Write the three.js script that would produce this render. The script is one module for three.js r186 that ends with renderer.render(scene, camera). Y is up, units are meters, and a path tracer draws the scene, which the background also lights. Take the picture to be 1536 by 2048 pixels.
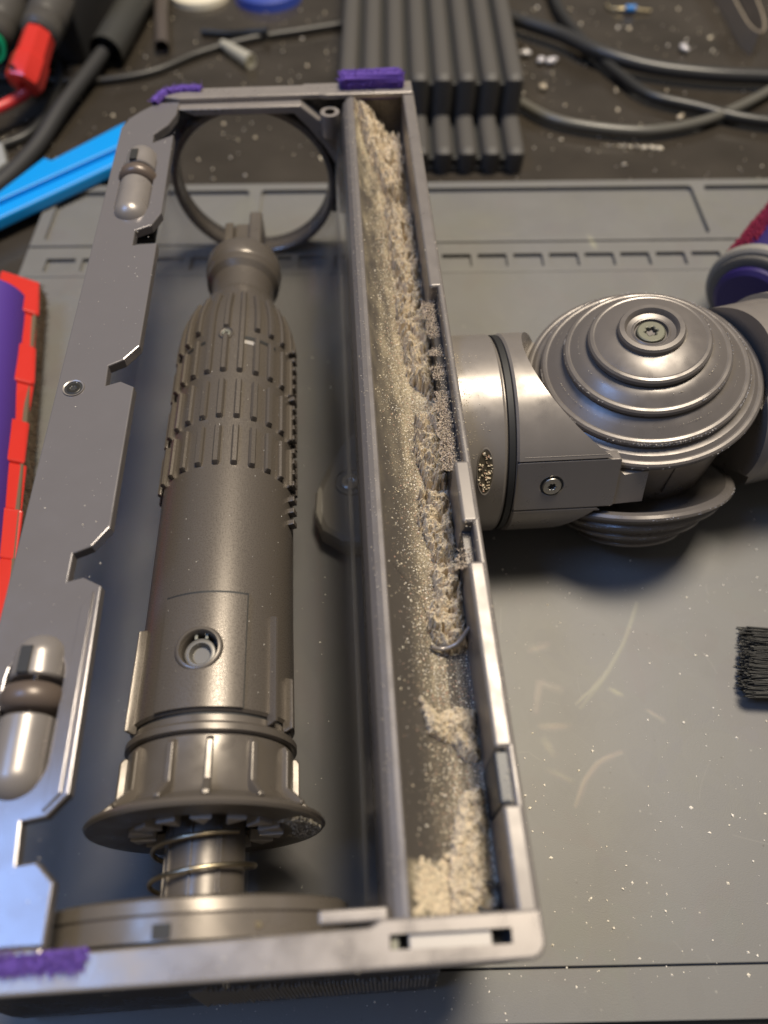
import * as THREE from 'three';
import { RoundedBoxGeometry } from 'three/addons/geometries/RoundedBoxGeometry.js';
import { mergeGeometries, mergeVertices, toCreasedNormals } from 'three/addons/utils/BufferGeometryUtils.js';
import { ImprovedNoise } from 'three/addons/math/ImprovedNoise.js';
import { Brush, Evaluator, SUBTRACTION } from 'three-bvh-csg';
import { RectAreaLightUniformsLib } from 'three/addons/lights/RectAreaLightUniformsLib.js';

// ------------------------------------------------------------------ camera, light, exposure
const scene = new THREE.Scene();
const W = 768, H = 1024;
const camera = new THREE.PerspectiveCamera(70.46, W / H, 0.01, 20);
camera.position.set(0, 0.193, 0);
camera.rotation.set(THREE.MathUtils.degToRad(-57.13), 0, 0);
camera.focus = 0.178;
camera.userData.fStop = 8;
scene.add(camera);
const renderer = new THREE.WebGLRenderer({ antialias: true });
renderer.setSize(W, H);
renderer.toneMapping = THREE.LinearToneMapping;
renderer.toneMappingExposure = 1;
renderer.shadowMap.enabled = true;
renderer.shadowMap.type = THREE.PCFSoftShadowMap;
scene.background = new THREE.Color().setRGB(0.135, 0.127, 0.12);      // dim light of the room around the bench
RectAreaLightUniformsLib.init();
function lamp(color, intensity, w, h, pos, at) {
  const l = new THREE.RectAreaLight(color, intensity, w, h);
  l.position.set(...pos); l.lookAt(...at); scene.add(l); return l;
}
lamp(new THREE.Color().setRGB(1, 0.885, 0.71), 52, 0.38, 0.32, [0.22, 1.15, -0.42], [0, 0, -0.13]);   // warm ceiling lamp
lamp(new THREE.Color().setRGB(0.24, 0.46, 1), 11, 0.3, 0.24, [-0.45, 0.84, -0.03], [-0.05, 0, -0.08]); // cool window light from the left

// ------------------------------------------------------------------ helpers (all shapes in millimetres)
let seed = 7;
const rnd = () => { seed = (seed * 1664525 + 1013904223) >>> 0; return seed / 4294967296; };
const rr = (a, b) => a + (b - a) * rnd();
const MM = 0.001;
const perlin = new ImprovedNoise();
const noise = (x, y, z = 0) => 1.45 * perlin.noise(x + 31.37, y + 17.71, z * 1.313 + 5.19);
function fbm(x, y, z = 0, o = 4) { let s = 0, a = 0.5; for (let i = 0; i < o; i++) { s += a * noise(x, y, z + i * 17.3); const t = x * 1.62 - y * 1.22; y = x * 1.22 + y * 1.62; x = t; z *= 2.03; a *= 0.5; } return s; }
const sm = (a, b, x) => { const t = Math.min(1, Math.max(0, (x - a) / (b - a))); return t * t * (3 - 2 * t); };

const TH = 3.43 * Math.PI / 180, TM = 1.03 * Math.PI / 180;
const used = {};
function numbered(n) { used[n] = (used[n] ?? -1) + 1; return used[n] ? `${n}_${String(used[n]).padStart(3, '0')}` : n; }
// A thing: a Group at its base. Its shapes are given in the millimetre frame turned by `turn` about the bench origin.
function thing(name, label, category, origin, turn = 0, group) {
  const g = new THREE.Group(); g.name = numbered(name);
  const c = Math.cos(turn), s = Math.sin(turn), [x, y, z] = origin;
  g.position.set((x * c + z * s) * MM, y * MM, (-x * s + z * c) * MM); g.rotation.y = turn;
  g.userData = { label, category }; if (group) g.userData.group = group;
  Object.defineProperty(g, 'org', { value: origin, enumerable: false });
  scene.add(g); return g;
}
const originOf = (p) => { while (p && !p.org) p = p.parent; return p ? p.org : [0, 0, 0]; };
function boxUV(geo) {
  const g = geo.index ? geo.toNonIndexed() : geo;
  if (!g.attributes.normal) g.computeVertexNormals();
  const p = g.attributes.position, uv = new Float32Array(p.count * 2), a = new THREE.Vector3(), b = new THREE.Vector3(), c = new THREE.Vector3();
  for (let i = 0; i < p.count; i += 3) {
    a.fromBufferAttribute(p, i); b.fromBufferAttribute(p, i + 1); c.fromBufferAttribute(p, i + 2);
    const n = b.clone().sub(a).cross(c.clone().sub(a)), nx = Math.abs(n.x), ny = Math.abs(n.y), nz = Math.abs(n.z);
    [a, b, c].forEach((v, k) => {
      const [s, t] = ny >= nx && ny >= nz ? [v.x, v.z] : nx >= nz ? [v.z, v.y] : [v.x, v.y];
      uv[(i + k) * 2] = s / 40; uv[(i + k) * 2 + 1] = t / 40;
    });
  }
  g.setAttribute('uv', new THREE.BufferAttribute(uv, 2));
  return g;
}
function clean(g, color) { for (const k of Object.keys(g.attributes)) if (!['position', 'normal', 'uv'].concat(color ? ['color'] : []).includes(k)) g.deleteAttribute(k); return g; }
function mk(name, geos, mat, parent, opt = {}) {
  let list = (Array.isArray(geos) ? geos : [geos]).map((g) => opt.keepUV ? (g.index ? g.toNonIndexed() : g) : boxUV(g)).map((g) => clean(g, opt.color));
  let g = list.length > 1 ? mergeGeometries(list) : list[0];
  const o = originOf(parent); if (opt.bend) opt.bend(g);
  g.translate(-o[0], -o[1], -o[2]); g.scale(MM, MM, MM);
  const m = new THREE.Mesh(g, mat); m.name = name; m.castShadow = m.receiveShadow = true;
  if (opt.label) m.userData.label = opt.label;
  if (opt.kind) m.userData.kind = opt.kind;
  parent.add(m); return m;
}
const rbox = (x0, x1, y0, y1, z0, z1, r = 0.4, seg = 2) => { const g = new RoundedBoxGeometry(x1 - x0, y1 - y0, z1 - z0, seg, Math.min(r, (x1 - x0) / 2.01, (y1 - y0) / 2.01, (z1 - z0) / 2.01)); g.translate((x0 + x1) / 2, (y0 + y1) / 2, (z0 + z1) / 2); return g; };
function shapeOf(pts, holes = []) {
  const s = new THREE.Shape(pts.map((p) => new THREE.Vector2(...p)));
  for (const h of holes) s.holes.push(new THREE.Path(h.map((p) => new THREE.Vector2(...p))));
  return s;
}
const exOpt = (d, b, seg = 2) => b > 0 ? { depth: d - 2 * b, bevelEnabled: true, bevelThickness: b, bevelSize: b, bevelOffset: -b, bevelSegments: seg, curveSegments: 24 } : { depth: d, bevelEnabled: false, curveSegments: 24 };
// outline in x,z raised from y0 to y1
function extY(pts, y0, y1, b = 0.3, holes = []) {
  const f = (p) => [p[0], -p[1]];
  const g = new THREE.ExtrudeGeometry(shapeOf(pts.map(f), holes.map((h) => h.map(f))), exOpt(y1 - y0, b));
  if (b > 0) g.translate(0, 0, b);
  g.rotateX(-Math.PI / 2); g.translate(0, y0, 0); return g;
}
// outline in x,y drawn out from z0 to z1
function extZ(pts, z0, z1, b = 0.3, holes = []) { const g = new THREE.ExtrudeGeometry(shapeOf(pts, holes), exOpt(z1 - z0, b)); g.translate(0, 0, z0 + (b > 0 ? b : 0)); return g; }
// outline in z,y drawn out from x0 to x1
function extX(pts, x0, x1, b = 0.3, seg = 2) {
  const g = new THREE.ExtrudeGeometry(shapeOf(pts.map((p) => [-p[0], p[1]])), exOpt(x1 - x0, b, seg));
  if (b > 0) g.translate(0, 0, b);
  g.rotateY(Math.PI / 2); g.translate(x0, 0, 0); return g;
}
const UPV = new THREE.Vector3(0, 1, 0);
function orient(g, at, dir) { const m = new THREE.Matrix4().makeRotationFromQuaternion(new THREE.Quaternion().setFromUnitVectors(UPV, new THREE.Vector3(...dir).normalize())); m.setPosition(...at); g.applyMatrix4(m); return g; }
// profile of [radius, height] turned about an axis through `at` along `dir`; sharp corners stay sharp
function turnOf(profile, at = [0, 0, 0], dir = [0, 1, 0], seg = 64, crease = 0.55) {
  let g = new THREE.LatheGeometry(profile.map((p) => new THREE.Vector2(Math.max(p[0], 0.0001), p[1])), seg);
  g = toCreasedNormals(g, crease); return orient(g, at, dir);
}
const cyl = (at, dir, r0, r1, h, seg = 24) => orient(new THREE.CylinderGeometry(r1, r0, h, seg).translate(0, h / 2, 0), at, dir);
function tube(pts, r, seg = 60, rad = 10, closed = false) { return new THREE.TubeGeometry(new THREE.CatmullRomCurve3(pts.map((p) => new THREE.Vector3(...p)), closed, 'centripetal'), seg, r, rad, closed); }
const arc = (cx, cy, r, a0, a1, n) => Array.from({ length: n + 1 }, (_, i) => { const a = (a0 + (a1 - a0) * i / n) * Math.PI / 180; return [cx + r * Math.cos(a), cy + r * Math.sin(a)]; });
const rrect = (x0, x1, y0, y1, r, n = 4) => [...arc(x1 - r, y1 - r, r, 0, 90, n), ...arc(x0 + r, y1 - r, r, 90, 180, n), ...arc(x0 + r, y0 + r, r, 180, 270, n), ...arc(x1 - r, y0 + r, r, 270, 360, n)];
function displace(g, f) { const p = g.attributes.position, n = g.attributes.normal; for (let i = 0; i < p.count; i++) { const d = f(p.getX(i), p.getY(i), p.getZ(i)); p.setXYZ(i, p.getX(i) + n.getX(i) * d, p.getY(i) + n.getY(i) * d, p.getZ(i) + n.getZ(i) * d); } g.computeVertexNormals(); return g; }

// ------------------------------------------------------------------ textures and materials
function dataTex(n, f, srgb) {
  const d = new Uint8Array(n * n * 4);
  for (let y = 0; y < n; y++) for (let x = 0; x < n; x++) { const c = f(x, y); for (let k = 0; k < 3; k++) d[(y * n + x) * 4 + k] = Math.max(0, Math.min(255, Array.isArray(c) ? c[k] : c)); d[(y * n + x) * 4 + 3] = 255; }
  const t = new THREE.DataTexture(d, n, n); t.wrapS = t.wrapT = THREE.RepeatWrapping; t.magFilter = t.minFilter = THREE.LinearFilter; if (srgb) t.colorSpace = THREE.SRGBColorSpace; t.needsUpdate = true; return t;
}
// tileable noise: sampled on a torus-like wrap by blending
const wrapN = (x, y, n, f) => { const u = x / n, v = y / n; return (f(x, y) * (1 - u) + f(x - n, y) * u) * (1 - v) + (f(x, y - n) * (1 - u) + f(x - n, y - n) * u) * v; };
const grainTex = dataTex(512, (x, y) => 128 + wrapN(x, y, 512, (a, b) => 90 * noise(a / 2.6, b / 2.6) + 60 * noise(a / 5.5, b / 5.5, 9)));
const smudgeTex = dataTex(512, (x, y) => 150 + wrapN(x, y, 512, (a, b) => 120 * fbm(a / 90, b / 90, 3, 5)) + (rnd() < 0.01 ? 60 : 0));
const at = (t, r) => { const c = t.clone(); c.repeat.set(r, r); c.needsUpdate = true; return c; };
const lin = (r, g, b) => new THREE.Color().setRGB(r, g, b);
const P = (o) => new THREE.MeshPhysicalMaterial(o);
const fineGrain = at(grainTex, 1.6), matGrain = at(grainTex, 1);
const M = {
  housing: P({ color: lin(0.30, 0.272, 0.255), metalness: 0.4, roughness: 0.55, roughnessMap: smudgeTex, bumpMap: fineGrain, bumpScale: 0.000006 }),
  housingDark: P({ color: lin(0.075, 0.068, 0.066), metalness: 0.3, roughness: 0.5, roughnessMap: smudgeTex }),
  sole: P({ color: lin(0.20, 0.187, 0.192), metalness: 0.35, roughness: 0.34, roughnessMap: smudgeTex, bumpMap: fineGrain, bumpScale: 0.000004 }),
  wall: P({ color: lin(0.20, 0.181, 0.17), metalness: 0.25, roughness: 0.62, roughnessMap: smudgeTex }),
  channel: P({ color: lin(1, 1, 1), vertexColors: true, metalness: 0.1, roughness: 0.5, bumpMap: fineGrain, bumpScale: 0.00002 }),
  clear: P({ color: lin(0.77, 0.765, 0.765), transmission: 1, thickness: 0, roughness: 0.26, ior: 1.45 }),
  clearBlock: P({ color: lin(0.03, 0.034, 0.045), roughness: 0.4 }),
  motor: P({ color: lin(0.128, 0.11, 0.093), metalness: 0.35, roughness: 0.66, roughnessMap: at(grainTex, 1.3), bumpMap: at(grainTex, 1.6), bumpScale: 0.000018 }),
  motorSmooth: P({ color: lin(0.135, 0.117, 0.10), metalness: 0.3, roughness: 0.6, roughnessMap: smudgeTex }),
  neck: P({ color: lin(0.25, 0.225, 0.205), metalness: 0.35, roughness: 0.58, roughnessMap: smudgeTex }),
  cap: P({ color: lin(0.165, 0.148, 0.138), metalness: 0.3, roughness: 0.56, roughnessMap: smudgeTex }),
  wheel: P({ color: lin(0.13, 0.10, 0.082), metalness: 0.2, roughness: 0.35 }),
  steel: P({ color: lin(0.5, 0.48, 0.44), metalness: 1, roughness: 0.32 }),
  dull: P({ color: lin(0.20, 0.20, 0.17), metalness: 0.6, roughness: 0.5 }),
  spring: P({ color: lin(0.55, 0.47, 0.33), metalness: 1, roughness: 0.35 }),
  rubber: P({ color: lin(0.012, 0.012, 0.012), roughness: 0.5 }),
  black: P({ color: lin(0.02, 0.02, 0.02), roughness: 0.6 }),
  felt: P({ color: lin(0.115, 0.062, 0.32), roughness: 1, sheen: 1, sheenColor: lin(0.3, 0.2, 0.7), sheenRoughness: 0.6 }),
  label: P({ color: lin(0.42, 0.39, 0.36), metalness: 0.2, roughness: 0.4 }),
  dust: P({ color: lin(1, 1, 1), vertexColors: true, roughness: 1 }),
  grain: P({ color: lin(1, 1, 1), roughness: 0.9 }),
};

// ------------------------------------------------------------------ bench and mat
{
  const g = new THREE.PlaneGeometry(3, 2.4, 1, 1); g.rotateX(-Math.PI / 2);
  const uv = g.attributes.uv; for (let i = 0; i < uv.count; i++) uv.setXY(i, uv.getX(i) * 12, uv.getY(i) * 9.6);
  const tx = dataTex(512, (x, y) => { const v = wrapN(x, y, 512, (a, b) => fbm(a / 70, b / 60, 5, 5)); return [58 + 20 * v, 53 + 19 * v, 47 + 18 * v]; }, true);
  const desk = new THREE.Mesh(g, P({ map: tx, roughness: 0.3, roughnessMap: smudgeTex, bumpMap: matGrain, bumpScale: 0.00001 }));
  desk.name = 'desk_surface'; desk.position.set(0, -0.004, -0.4); desk.receiveShadow = true; desk.userData.kind = 'structure'; scene.add(desk);
}
const MATX0 = -143, MATX1 = 306, MATZ0 = -301, MATZ1 = 8.6;
const matThing = thing('repair_mat', 'large grey silicone repair mat with moulded trays and ruler notches under the vacuum head', 'work mat', [80, -4, -146], TM);
{
  const cw = 2048, ch = 1412, cv = document.createElement('canvas'); cv.width = cw; cv.height = ch;
  const c = cv.getContext('2d');
  c.fillStyle = 'rgb(110,109,107)'; c.fillRect(0, 0, cw, ch);
  for (let i = 0; i < 2600; i++) { const v = rnd() < 0.5 ? 98 : 126; c.fillStyle = `rgba(${v},${v - 3},${v - 8},${rr(0.02, 0.07)})`; c.beginPath(); c.ellipse(rnd() * cw, rnd() * ch, rr(5, 60), rr(5, 40), rnd() * 3, 0, 7); c.fill(); }
  const X = (x) => (x - MATX0) / (MATX1 - MATX0) * cw, Z = (z) => (z - MATZ0) / (MATZ1 - MATZ0) * ch;
  c.lineCap = 'round';
  const scuff = (pts, w, al, col = '196,190,150') => { for (let k = 0; k < 16; k++) { c.strokeStyle = `rgba(${col},${al * rr(0.04, 0.2)})`; c.lineWidth = w * rr(0.3, 1.3) * 4.5; const jx = rr(-0.5, 0.5) * w, jz = rr(-0.5, 0.5) * w, a = rnd() < 0.5 ? 0 : rnd() * 0.4, b = rnd() < 0.5 ? 1 : 0.5 + rnd() * 0.5, n = 8; c.beginPath(); for (let i = 0; i <= n; i++) { const t = (a + (b - a) * i / n) * (pts.length - 1), q = Math.min(pts.length - 2, Math.floor(t)), u = t - q; c[i ? 'lineTo' : 'moveTo'](X(pts[q][0] + (pts[q + 1][0] - pts[q][0]) * u + jx + rr(-0.2, 0.2) * w), Z(pts[q][1] + (pts[q + 1][1] - pts[q][1]) * u + jz + rr(-0.2, 0.2) * w)); } c.stroke(); } };
  scuff([[54, -61], [62, -69], [70, -80], [76, -92]], 0.9, 0.2); scuff([[53, -62], [58, -66], [63, -71]], 0.7, 0.26);
  scuff([[49, -36], [52, -42], [57, -47], [63, -49]], 1.2, 0.18); scuff([[43, -56], [50, -56]], 1.6, 0.14); scuff([[42, -60], [44, -68], [50, -66]], 1.6, 0.13);
  scuff([[43, -78], [48, -79]], 1.6, 0.13); scuff([[63, -66], [66, -64]], 1, 0.22); scuff([[43, -53], [45, -49]], 1.4, 0.13); scuff([[72, -60], [76, -57]], 0.9, 0.16); scuff([[43, -45], [49, -42]], 1.4, 0.1);
  scuff([[91, -262], [92, -254]], 1.4, 0.32); scuff([[45, -263], [60, -266]], 2, 0.1); scuff([[-20, -250], [-18, -220]], 6, 0.05); scuff([[-50, -120], [-20, -60]], 8, 0.05);
  for (let i = 0; i < 1500; i++) { const w = rnd(); c.fillStyle = w < 0.75 ? `rgba(205,200,185,${rr(0.2, 0.55)})` : `rgba(60,56,50,${rr(0.2, 0.5)})`; c.beginPath(); c.arc(rnd() * cw, rnd() * ch, rr(0.4, 1.2), 0, 7); c.fill(); }
  for (let i = 0; i < 26; i++) { const x = X(rr(30, 130)), y = Z(rr(-110, 6)), a = rnd() * 6.3, l = rr(4, 26); c.strokeStyle = `rgba(200,195,180,${rr(0.05, 0.18)})`; c.lineWidth = rr(0.6, 1.2); c.beginPath(); c.moveTo(x, y); c.quadraticCurveTo(x + l * Math.cos(a) + rr(-4, 4), y + l * Math.sin(a), x + 2 * l * Math.cos(a), y + 2 * l * Math.sin(a) + rr(-5, 5)); c.stroke(); }
  const tx = new THREE.CanvasTexture(cv); tx.colorSpace = THREE.SRGBColorSpace; tx.anisotropy = 8;
  const mm = P({ map: tx, roughness: 0.5, bumpMap: at(grainTex, 14), bumpScale: 0.00003 });
  const setUV = (g) => { const n = g.index ? g.toNonIndexed() : g, p = n.attributes.position, uv = new Float32Array(p.count * 2); for (let i = 0; i < p.count; i++) { uv[2 * i] = (p.getX(i) - MATX0) / (MATX1 - MATX0); uv[2 * i + 1] = 1 - (p.getZ(i) - MATZ0) / (MATZ1 - MATZ0); } n.setAttribute('uv', new THREE.BufferAttribute(uv, 2)); return n; };
  const holes = [], notches = [];
  for (const [a, b] of [[-138, -54], [-49.5, 143], [147.5, 302]]) holes.push(rrect(a, b, -296.5, -262, 2.2));
  for (let x = -134; x < 296; x += 14.72) notches.push(rrect(x, x + 12.6, -251.2, -242.6, 0.8, 2));
  const outer = (z0, z1, ra, rb) => [...arc(MATX1 - rb, z1 - rb, rb, 0, 90, 5), ...arc(MATX0 + rb, z1 - rb, rb, 90, 180, 5), ...arc(MATX0 + ra, z0 + ra, ra, 180, 270, 5), ...arc(MATX1 - ra, z0 + ra, ra, 270, 360, 5)];
  mk('backing_sheet', setUV(extY(rrect(MATX0, MATX1, MATZ0, MATZ1, 5), -4, -2, 0.3)), mm, matThing, { keepUV: true });
  mk('tray_sheet', setUV(extY(outer(MATZ0, -258.9, 5, 0.4), -1.99, 0, 0.45, holes)), mm, matThing, { keepUV: true });
  mk('ruler_sheet', setUV(extY(outer(-258.2, -239.8, 0.4, 0.3), -1.99, -0.3, 0.3, notches)), mm, matThing, { keepUV: true });
  mk('work_sheet', setUV(extY(outer(-239.5, -1.9, 0.4, 0.3), -1.99, -0.3, 0.25)), mm, matThing, { keepUV: true });
  mk('front_edge_strip', setUV(extY(outer(-1.55, MATZ1, 0.3, 4), -1.99, -0.2, 0.3)), mm, matThing, { keepUV: true });
}

// ------------------------------------------------------------------ vacuum head
const head = thing('vacuum_head', 'opened gunmetal vacuum cleaner head lying upside down on the mat with its ball joint neck', 'vacuum head', [-25, 0, -130], TH);
const AX = -35, AY = 30.5;             // axis of the brush chamber
{
  // notched sole strip
  const n = (z) => [[-54, z - 8], [-56.6, z - 2.6], [-60.8, z - 0.8], [-60.6, z + 6], [-57.4, z + 5], [-54, z + 6.8]];
  const sole = [[-72.4, -241], [-70.5, -246.5], [-67, -251], [-62, -255.8], [-54.7, -255.8], [-55.1, -247.8], [-57, -242.2], [-61.2, -236.4], [-61, -231.6], [-54.8, -235.8],
    [-54.3, -194.5], [-56.6, -188.6], [-61, -186.4], [-60.9, -179.8], [-54.1, -180.4], ...n(-132).slice(0, 0), [-54, -139.2], [-57.3, -134.6], [-60.9, -132.6], [-60.6, -126], [-57.2, -127.2], [-53.7, -125.2],
    [-53.6, -84.9], [-56.8, -80.3], [-60.4, -78.8], [-60.4, -72.2], [-57.4, -73], [-53.4, -70.8], [-52.9, -30.4], [-56.2, -26.8], [-60.2, -26.2], [-59.6, -19.6], [-56.4, -19.9], [-53, -16.6], [-52.9, -7.6], [-72.4, -7.6]];
  const slotN = [...arc(-63, -52.5, 5.4, 180, 360, 10), ...arc(-63, -36.2, 5.4, 0, 180, 10)], slotF = [...arc(-63.6, -220.2, 5.0, 180, 360, 10), ...arc(-63.6, -198, 5.0, 0, 180, 10)];
  const sp = mk('sole_plate', extY(sole.reverse(), 58.2, 61, 0.35, [slotN, slotF]), M.sole, head);
  mk('bevel_rib', [extY([[-54.6, -69.4], [-54.1, -30.6], [-56.8, -27.6], [-56.6, -66]], 60.9, 61.6, 0.25)], M.sole, sp);
  // skirt beneath the sole, on the outer side of the chamber
  mk('outer_skirt', extZ([[-72.2, 58.3], [-72.2, 50], [-71, 43], [-68.6, 43], [-69.8, 50], [-69.8, 58.3]], -252, -4, 0.2), M.housingDark, head);
  // wheel pockets: bullet shaped housings with a roller between them
  const wheelSet = (cx, z0, z1, zc, r, label) => {
    const w = mk('wheel_housing', (() => {
      const out = [];
      for (const s of [-1, 1]) {
        const zEnd = s < 0 ? z0 : z1, zin = zc + s * 3.6, len = Math.abs(zEnd - zin) - 4.6, pr = [];
        for (let i = 0; i <= 10; i++) { const a = i / 10 * Math.PI / 2; pr.push([5 * Math.cos(a), len + 4.6 * Math.sin(a)]); }
        out.push(turnOf([[0, 0], [4.6, 0], [5, 0.4], ...pr], [cx, 59.4, zin], [0, 0, s], 32));
      }
      return out;
    })(), M.housing, head, { label });
    mk('wheel', turnOf([[1.2, -2.6], [4.2, -2.6], [5.4, -2], [6, -0.9], [6.05, 0], [6, 0.9], [5.4, 2], [4.2, 2.6], [1.2, 2.6]], [cx, 59.2, zc], [0, 0, 1], 40, 1.2), M.wheel, w);
    mk('axle', cyl([cx, 60, zc - 10], [0, 0, 1], 1.0, 1.0, 17, 14), M.steel, w);
    mk('axle_slot', rbox(cx - 2.0, cx + 0.2, 62, 64.75, zc - 9, zc - 3.7, 0.1), M.black, w);
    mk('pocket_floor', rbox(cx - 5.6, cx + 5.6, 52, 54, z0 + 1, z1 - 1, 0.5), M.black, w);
  };
  wheelSet(-63, -60.8, -29.6, -48, 5, 'rounded wheel pocket nearest the end cap');
  wheelSet(-63.6, -228, -191, -213, 5, 'rounded wheel pocket at the ring end');
}
function screw(parent, pos, dir, r, mat = M.dull, label, bend) {
  const star = []; for (let i = 0; i < 36; i++) { const a = i / 36 * Math.PI * 2; const q = r * 0.36 * (1 + 0.2 * Math.cos(6 * a)); star.push([q * Math.cos(a), q * Math.sin(a)]); }
  const head_ = new THREE.ExtrudeGeometry(shapeOf(arc(0, 0, r, 0, 354, 40), [star]), exOpt(r * 0.5, r * 0.12)); head_.rotateX(-Math.PI / 2);
  const bottom = cyl([0, 0, 0], [0, 1, 0], r * 0.5, r * 0.5, 0.08, 20);
  const s = mk('screw', [orient(head_, pos, dir), orient(bottom, pos, dir)], mat, parent, { bend }); if (label) s.userData.label = label;
  return s;
}
{
  // recessed screw at the edge of the sole
  const sc = mk('screw_well', turnOf([[2.2, 0.2], [2.55, 0.35], [2.6, 0.05], [2.1, -0.1]], [-68.2, 61, -125.4], [0, 1, 0], 28), M.housing, head);
  mk('well_floor', cyl([-68.2, 60.9, -125.4], [0, 1, 0], 2.2, 2.2, 0.16, 24), M.black, sc);
  screw(sc, [-68.2, 60.5, -125.4], [0, 1, 0], 1.7, P({ color: lin(0.035, 0.033, 0.03), metalness: 0.5, roughness: 0.4 }));
}
// clear chamber shell, a bent sheet open to the top
{
  const prof = [[-66, 58], [-65.2, 44], ...arc(-33.6, 30.6, 31, 172, 368, 44), [-2.4, 42], [-1.6, 52], [1.2, 59.6]];
  const zs = 40, pos = [], idx = [];
  for (let j = 0; j <= zs; j++) for (const p of prof) pos.push(p[0], p[1], -256 + (248) * j / zs);
  const n = prof.length; for (let j = 0; j < zs; j++) for (let i = 0; i < n - 1; i++) { const a = j * n + i; idx.push(a, a + 1, a + n, a + 1, a + n + 1, a + n); }
  const g = new THREE.BufferGeometry(); g.setAttribute('position', new THREE.Float32BufferAttribute(pos, 3)); g.setIndex(idx); g.computeVertexNormals();
  mk('clear_shell', g, M.clear, head, { label: 'clear curved chamber wall' });
}
// end plate with the round bore at the far end
{
  const R = 27.8, cx = -33.6, cy = 29.6;
  const outline = [[25.4, 61], [25.4, 14], [12, 6], [-1.5, 14], ...arc(cx, cy, 30.4, -28, -176, 40), [-66.3, 46], [-66, 55], [-63.5, 58.6], [-56, 61]];
  const bore = arc(cx, cy, R, 0, 354, 59);
  const e = mk('bore_plate', extZ(outline.reverse(), -262.5, -258.6, 0.4, [bore]), M.housingDark, head);
  mk('bore_ring', turnOf([[27.8, -6.5], [28, -0.6], [28.4, 0], [30, 0], [30.5, -0.6], [30.5, -6.5]], [cx, cy, -254], [0, 0, 1], 80), P({ color: lin(0.15, 0.13, 0.115), metalness: 0.3, roughness: 0.45, roughnessMap: smudgeTex }), e);
  mk('top_strip', [extY([[-63, -258.2], [-58.5, -262.6], [-13, -262.6], [-12, -263.4], [25.2, -263.4], [25.2, -255.6], [-4.5, -255.6], [-7, -256.2], [-12.5, -256.2], [-54.7, -256]].reverse(), 60.3, 62, 0.35)], M.housing, e);
  mk('corner_brace', extZ([[-55, 60.2], [-13.5, 60.2], [-1, 49.5], [0.6, 37], [-1.8, 37], [-6, 45], [-12, 53], [-16, 57.4], [-50, 57.6]].reverse(), -258.4, -252.5, 0.5), M.housing, e);
  mk('screw_boss', turnOf([[1.8, 0], [3.1, 0], [3.3, 0.4], [3.3, 8], [1.8, 8]], [-3.6, 50, -252.2], [0, 1, 0], 28), M.housing, e);
  // felt pads
  const felt = (n, g, par) => { const t = boxUV(g); displace(t, (x, y, z) => 1.1 * fbm(x * 0.55, y * 0.55, z * 0.55, 4) + 0.25 * noise(x * 3, y * 3, z * 3)); const m = mk(n, t, M.felt, par); return m; };
  const seg = (x0, x1, y0, y1, z0, z1, r) => { const g = new RoundedBoxGeometry(x1 - x0, y1 - y0, z1 - z0, 14, r); g.translate((x0 + x1) / 2, (y0 + y1) / 2, (z0 + z1) / 2); return mergeVertices(clean(g)); };
  const fibres = (par, n, f) => { const g = []; for (let i = 0; i < n; i++) { const p = f(), d = [rr(-1, 1), rr(0.1, 1), rr(-1, 1)], l = rr(0.6, 2.4); g.push(orient(new THREE.ConeGeometry(0.17, l, 3).translate(0, l / 2, 0), p, d)); } mk('felt_fibres', g, M.felt, par, { kind: 'stuff' }); };
  const f1 = felt('felt_pad', seg(0.2, 22.4, 58, 66, -264.6, -258.2, 2.2), head); f1.userData.label = 'thick fuzzy purple felt pad on the far corner';
  fibres(f1, 2200, () => { const a = rr(-0.4, 3.4); return [rr(0.4, 22.2), 62 + 3.6 * Math.sin(a), -261.4 + 3.0 * Math.cos(a)]; });
  const path = [[-63, 61.3, -254.9], [-60, 61.9, -259.2], [-55, 62, -261.5], [-47.5, 62, -261.4]];
  const f2 = mk('felt_strip', displace(mergeVertices(clean(tube(path, 1.5, 60, 12))), (x, y, z) => 0.3 * fbm(x * 0.9, y * 0.9, z * 0.9, 3)), M.felt, head, { label: 'thin purple felt strip at the ring end' });
  fibres(f2, 500, () => { const i = Math.floor(rnd() * 3), t = rnd(), q = path[i].map((v, k) => v + (path[i + 1][k] - v) * t); return [q[0] + rr(-0.7, 0.7), q[1] + 0.6, q[2] + rr(-0.7, 0.7)]; });
  const f3 = felt('felt_strip', seg(-78, -45.4, 59.6, 62, -6.9, -3.7, 1.1), head); f3.userData.label = 'long purple felt strip set in the near end plate';
  fibres(f3, 900, () => [rr(-70, -46), 61.7, rr(-6.5, -4)]);
}
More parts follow.
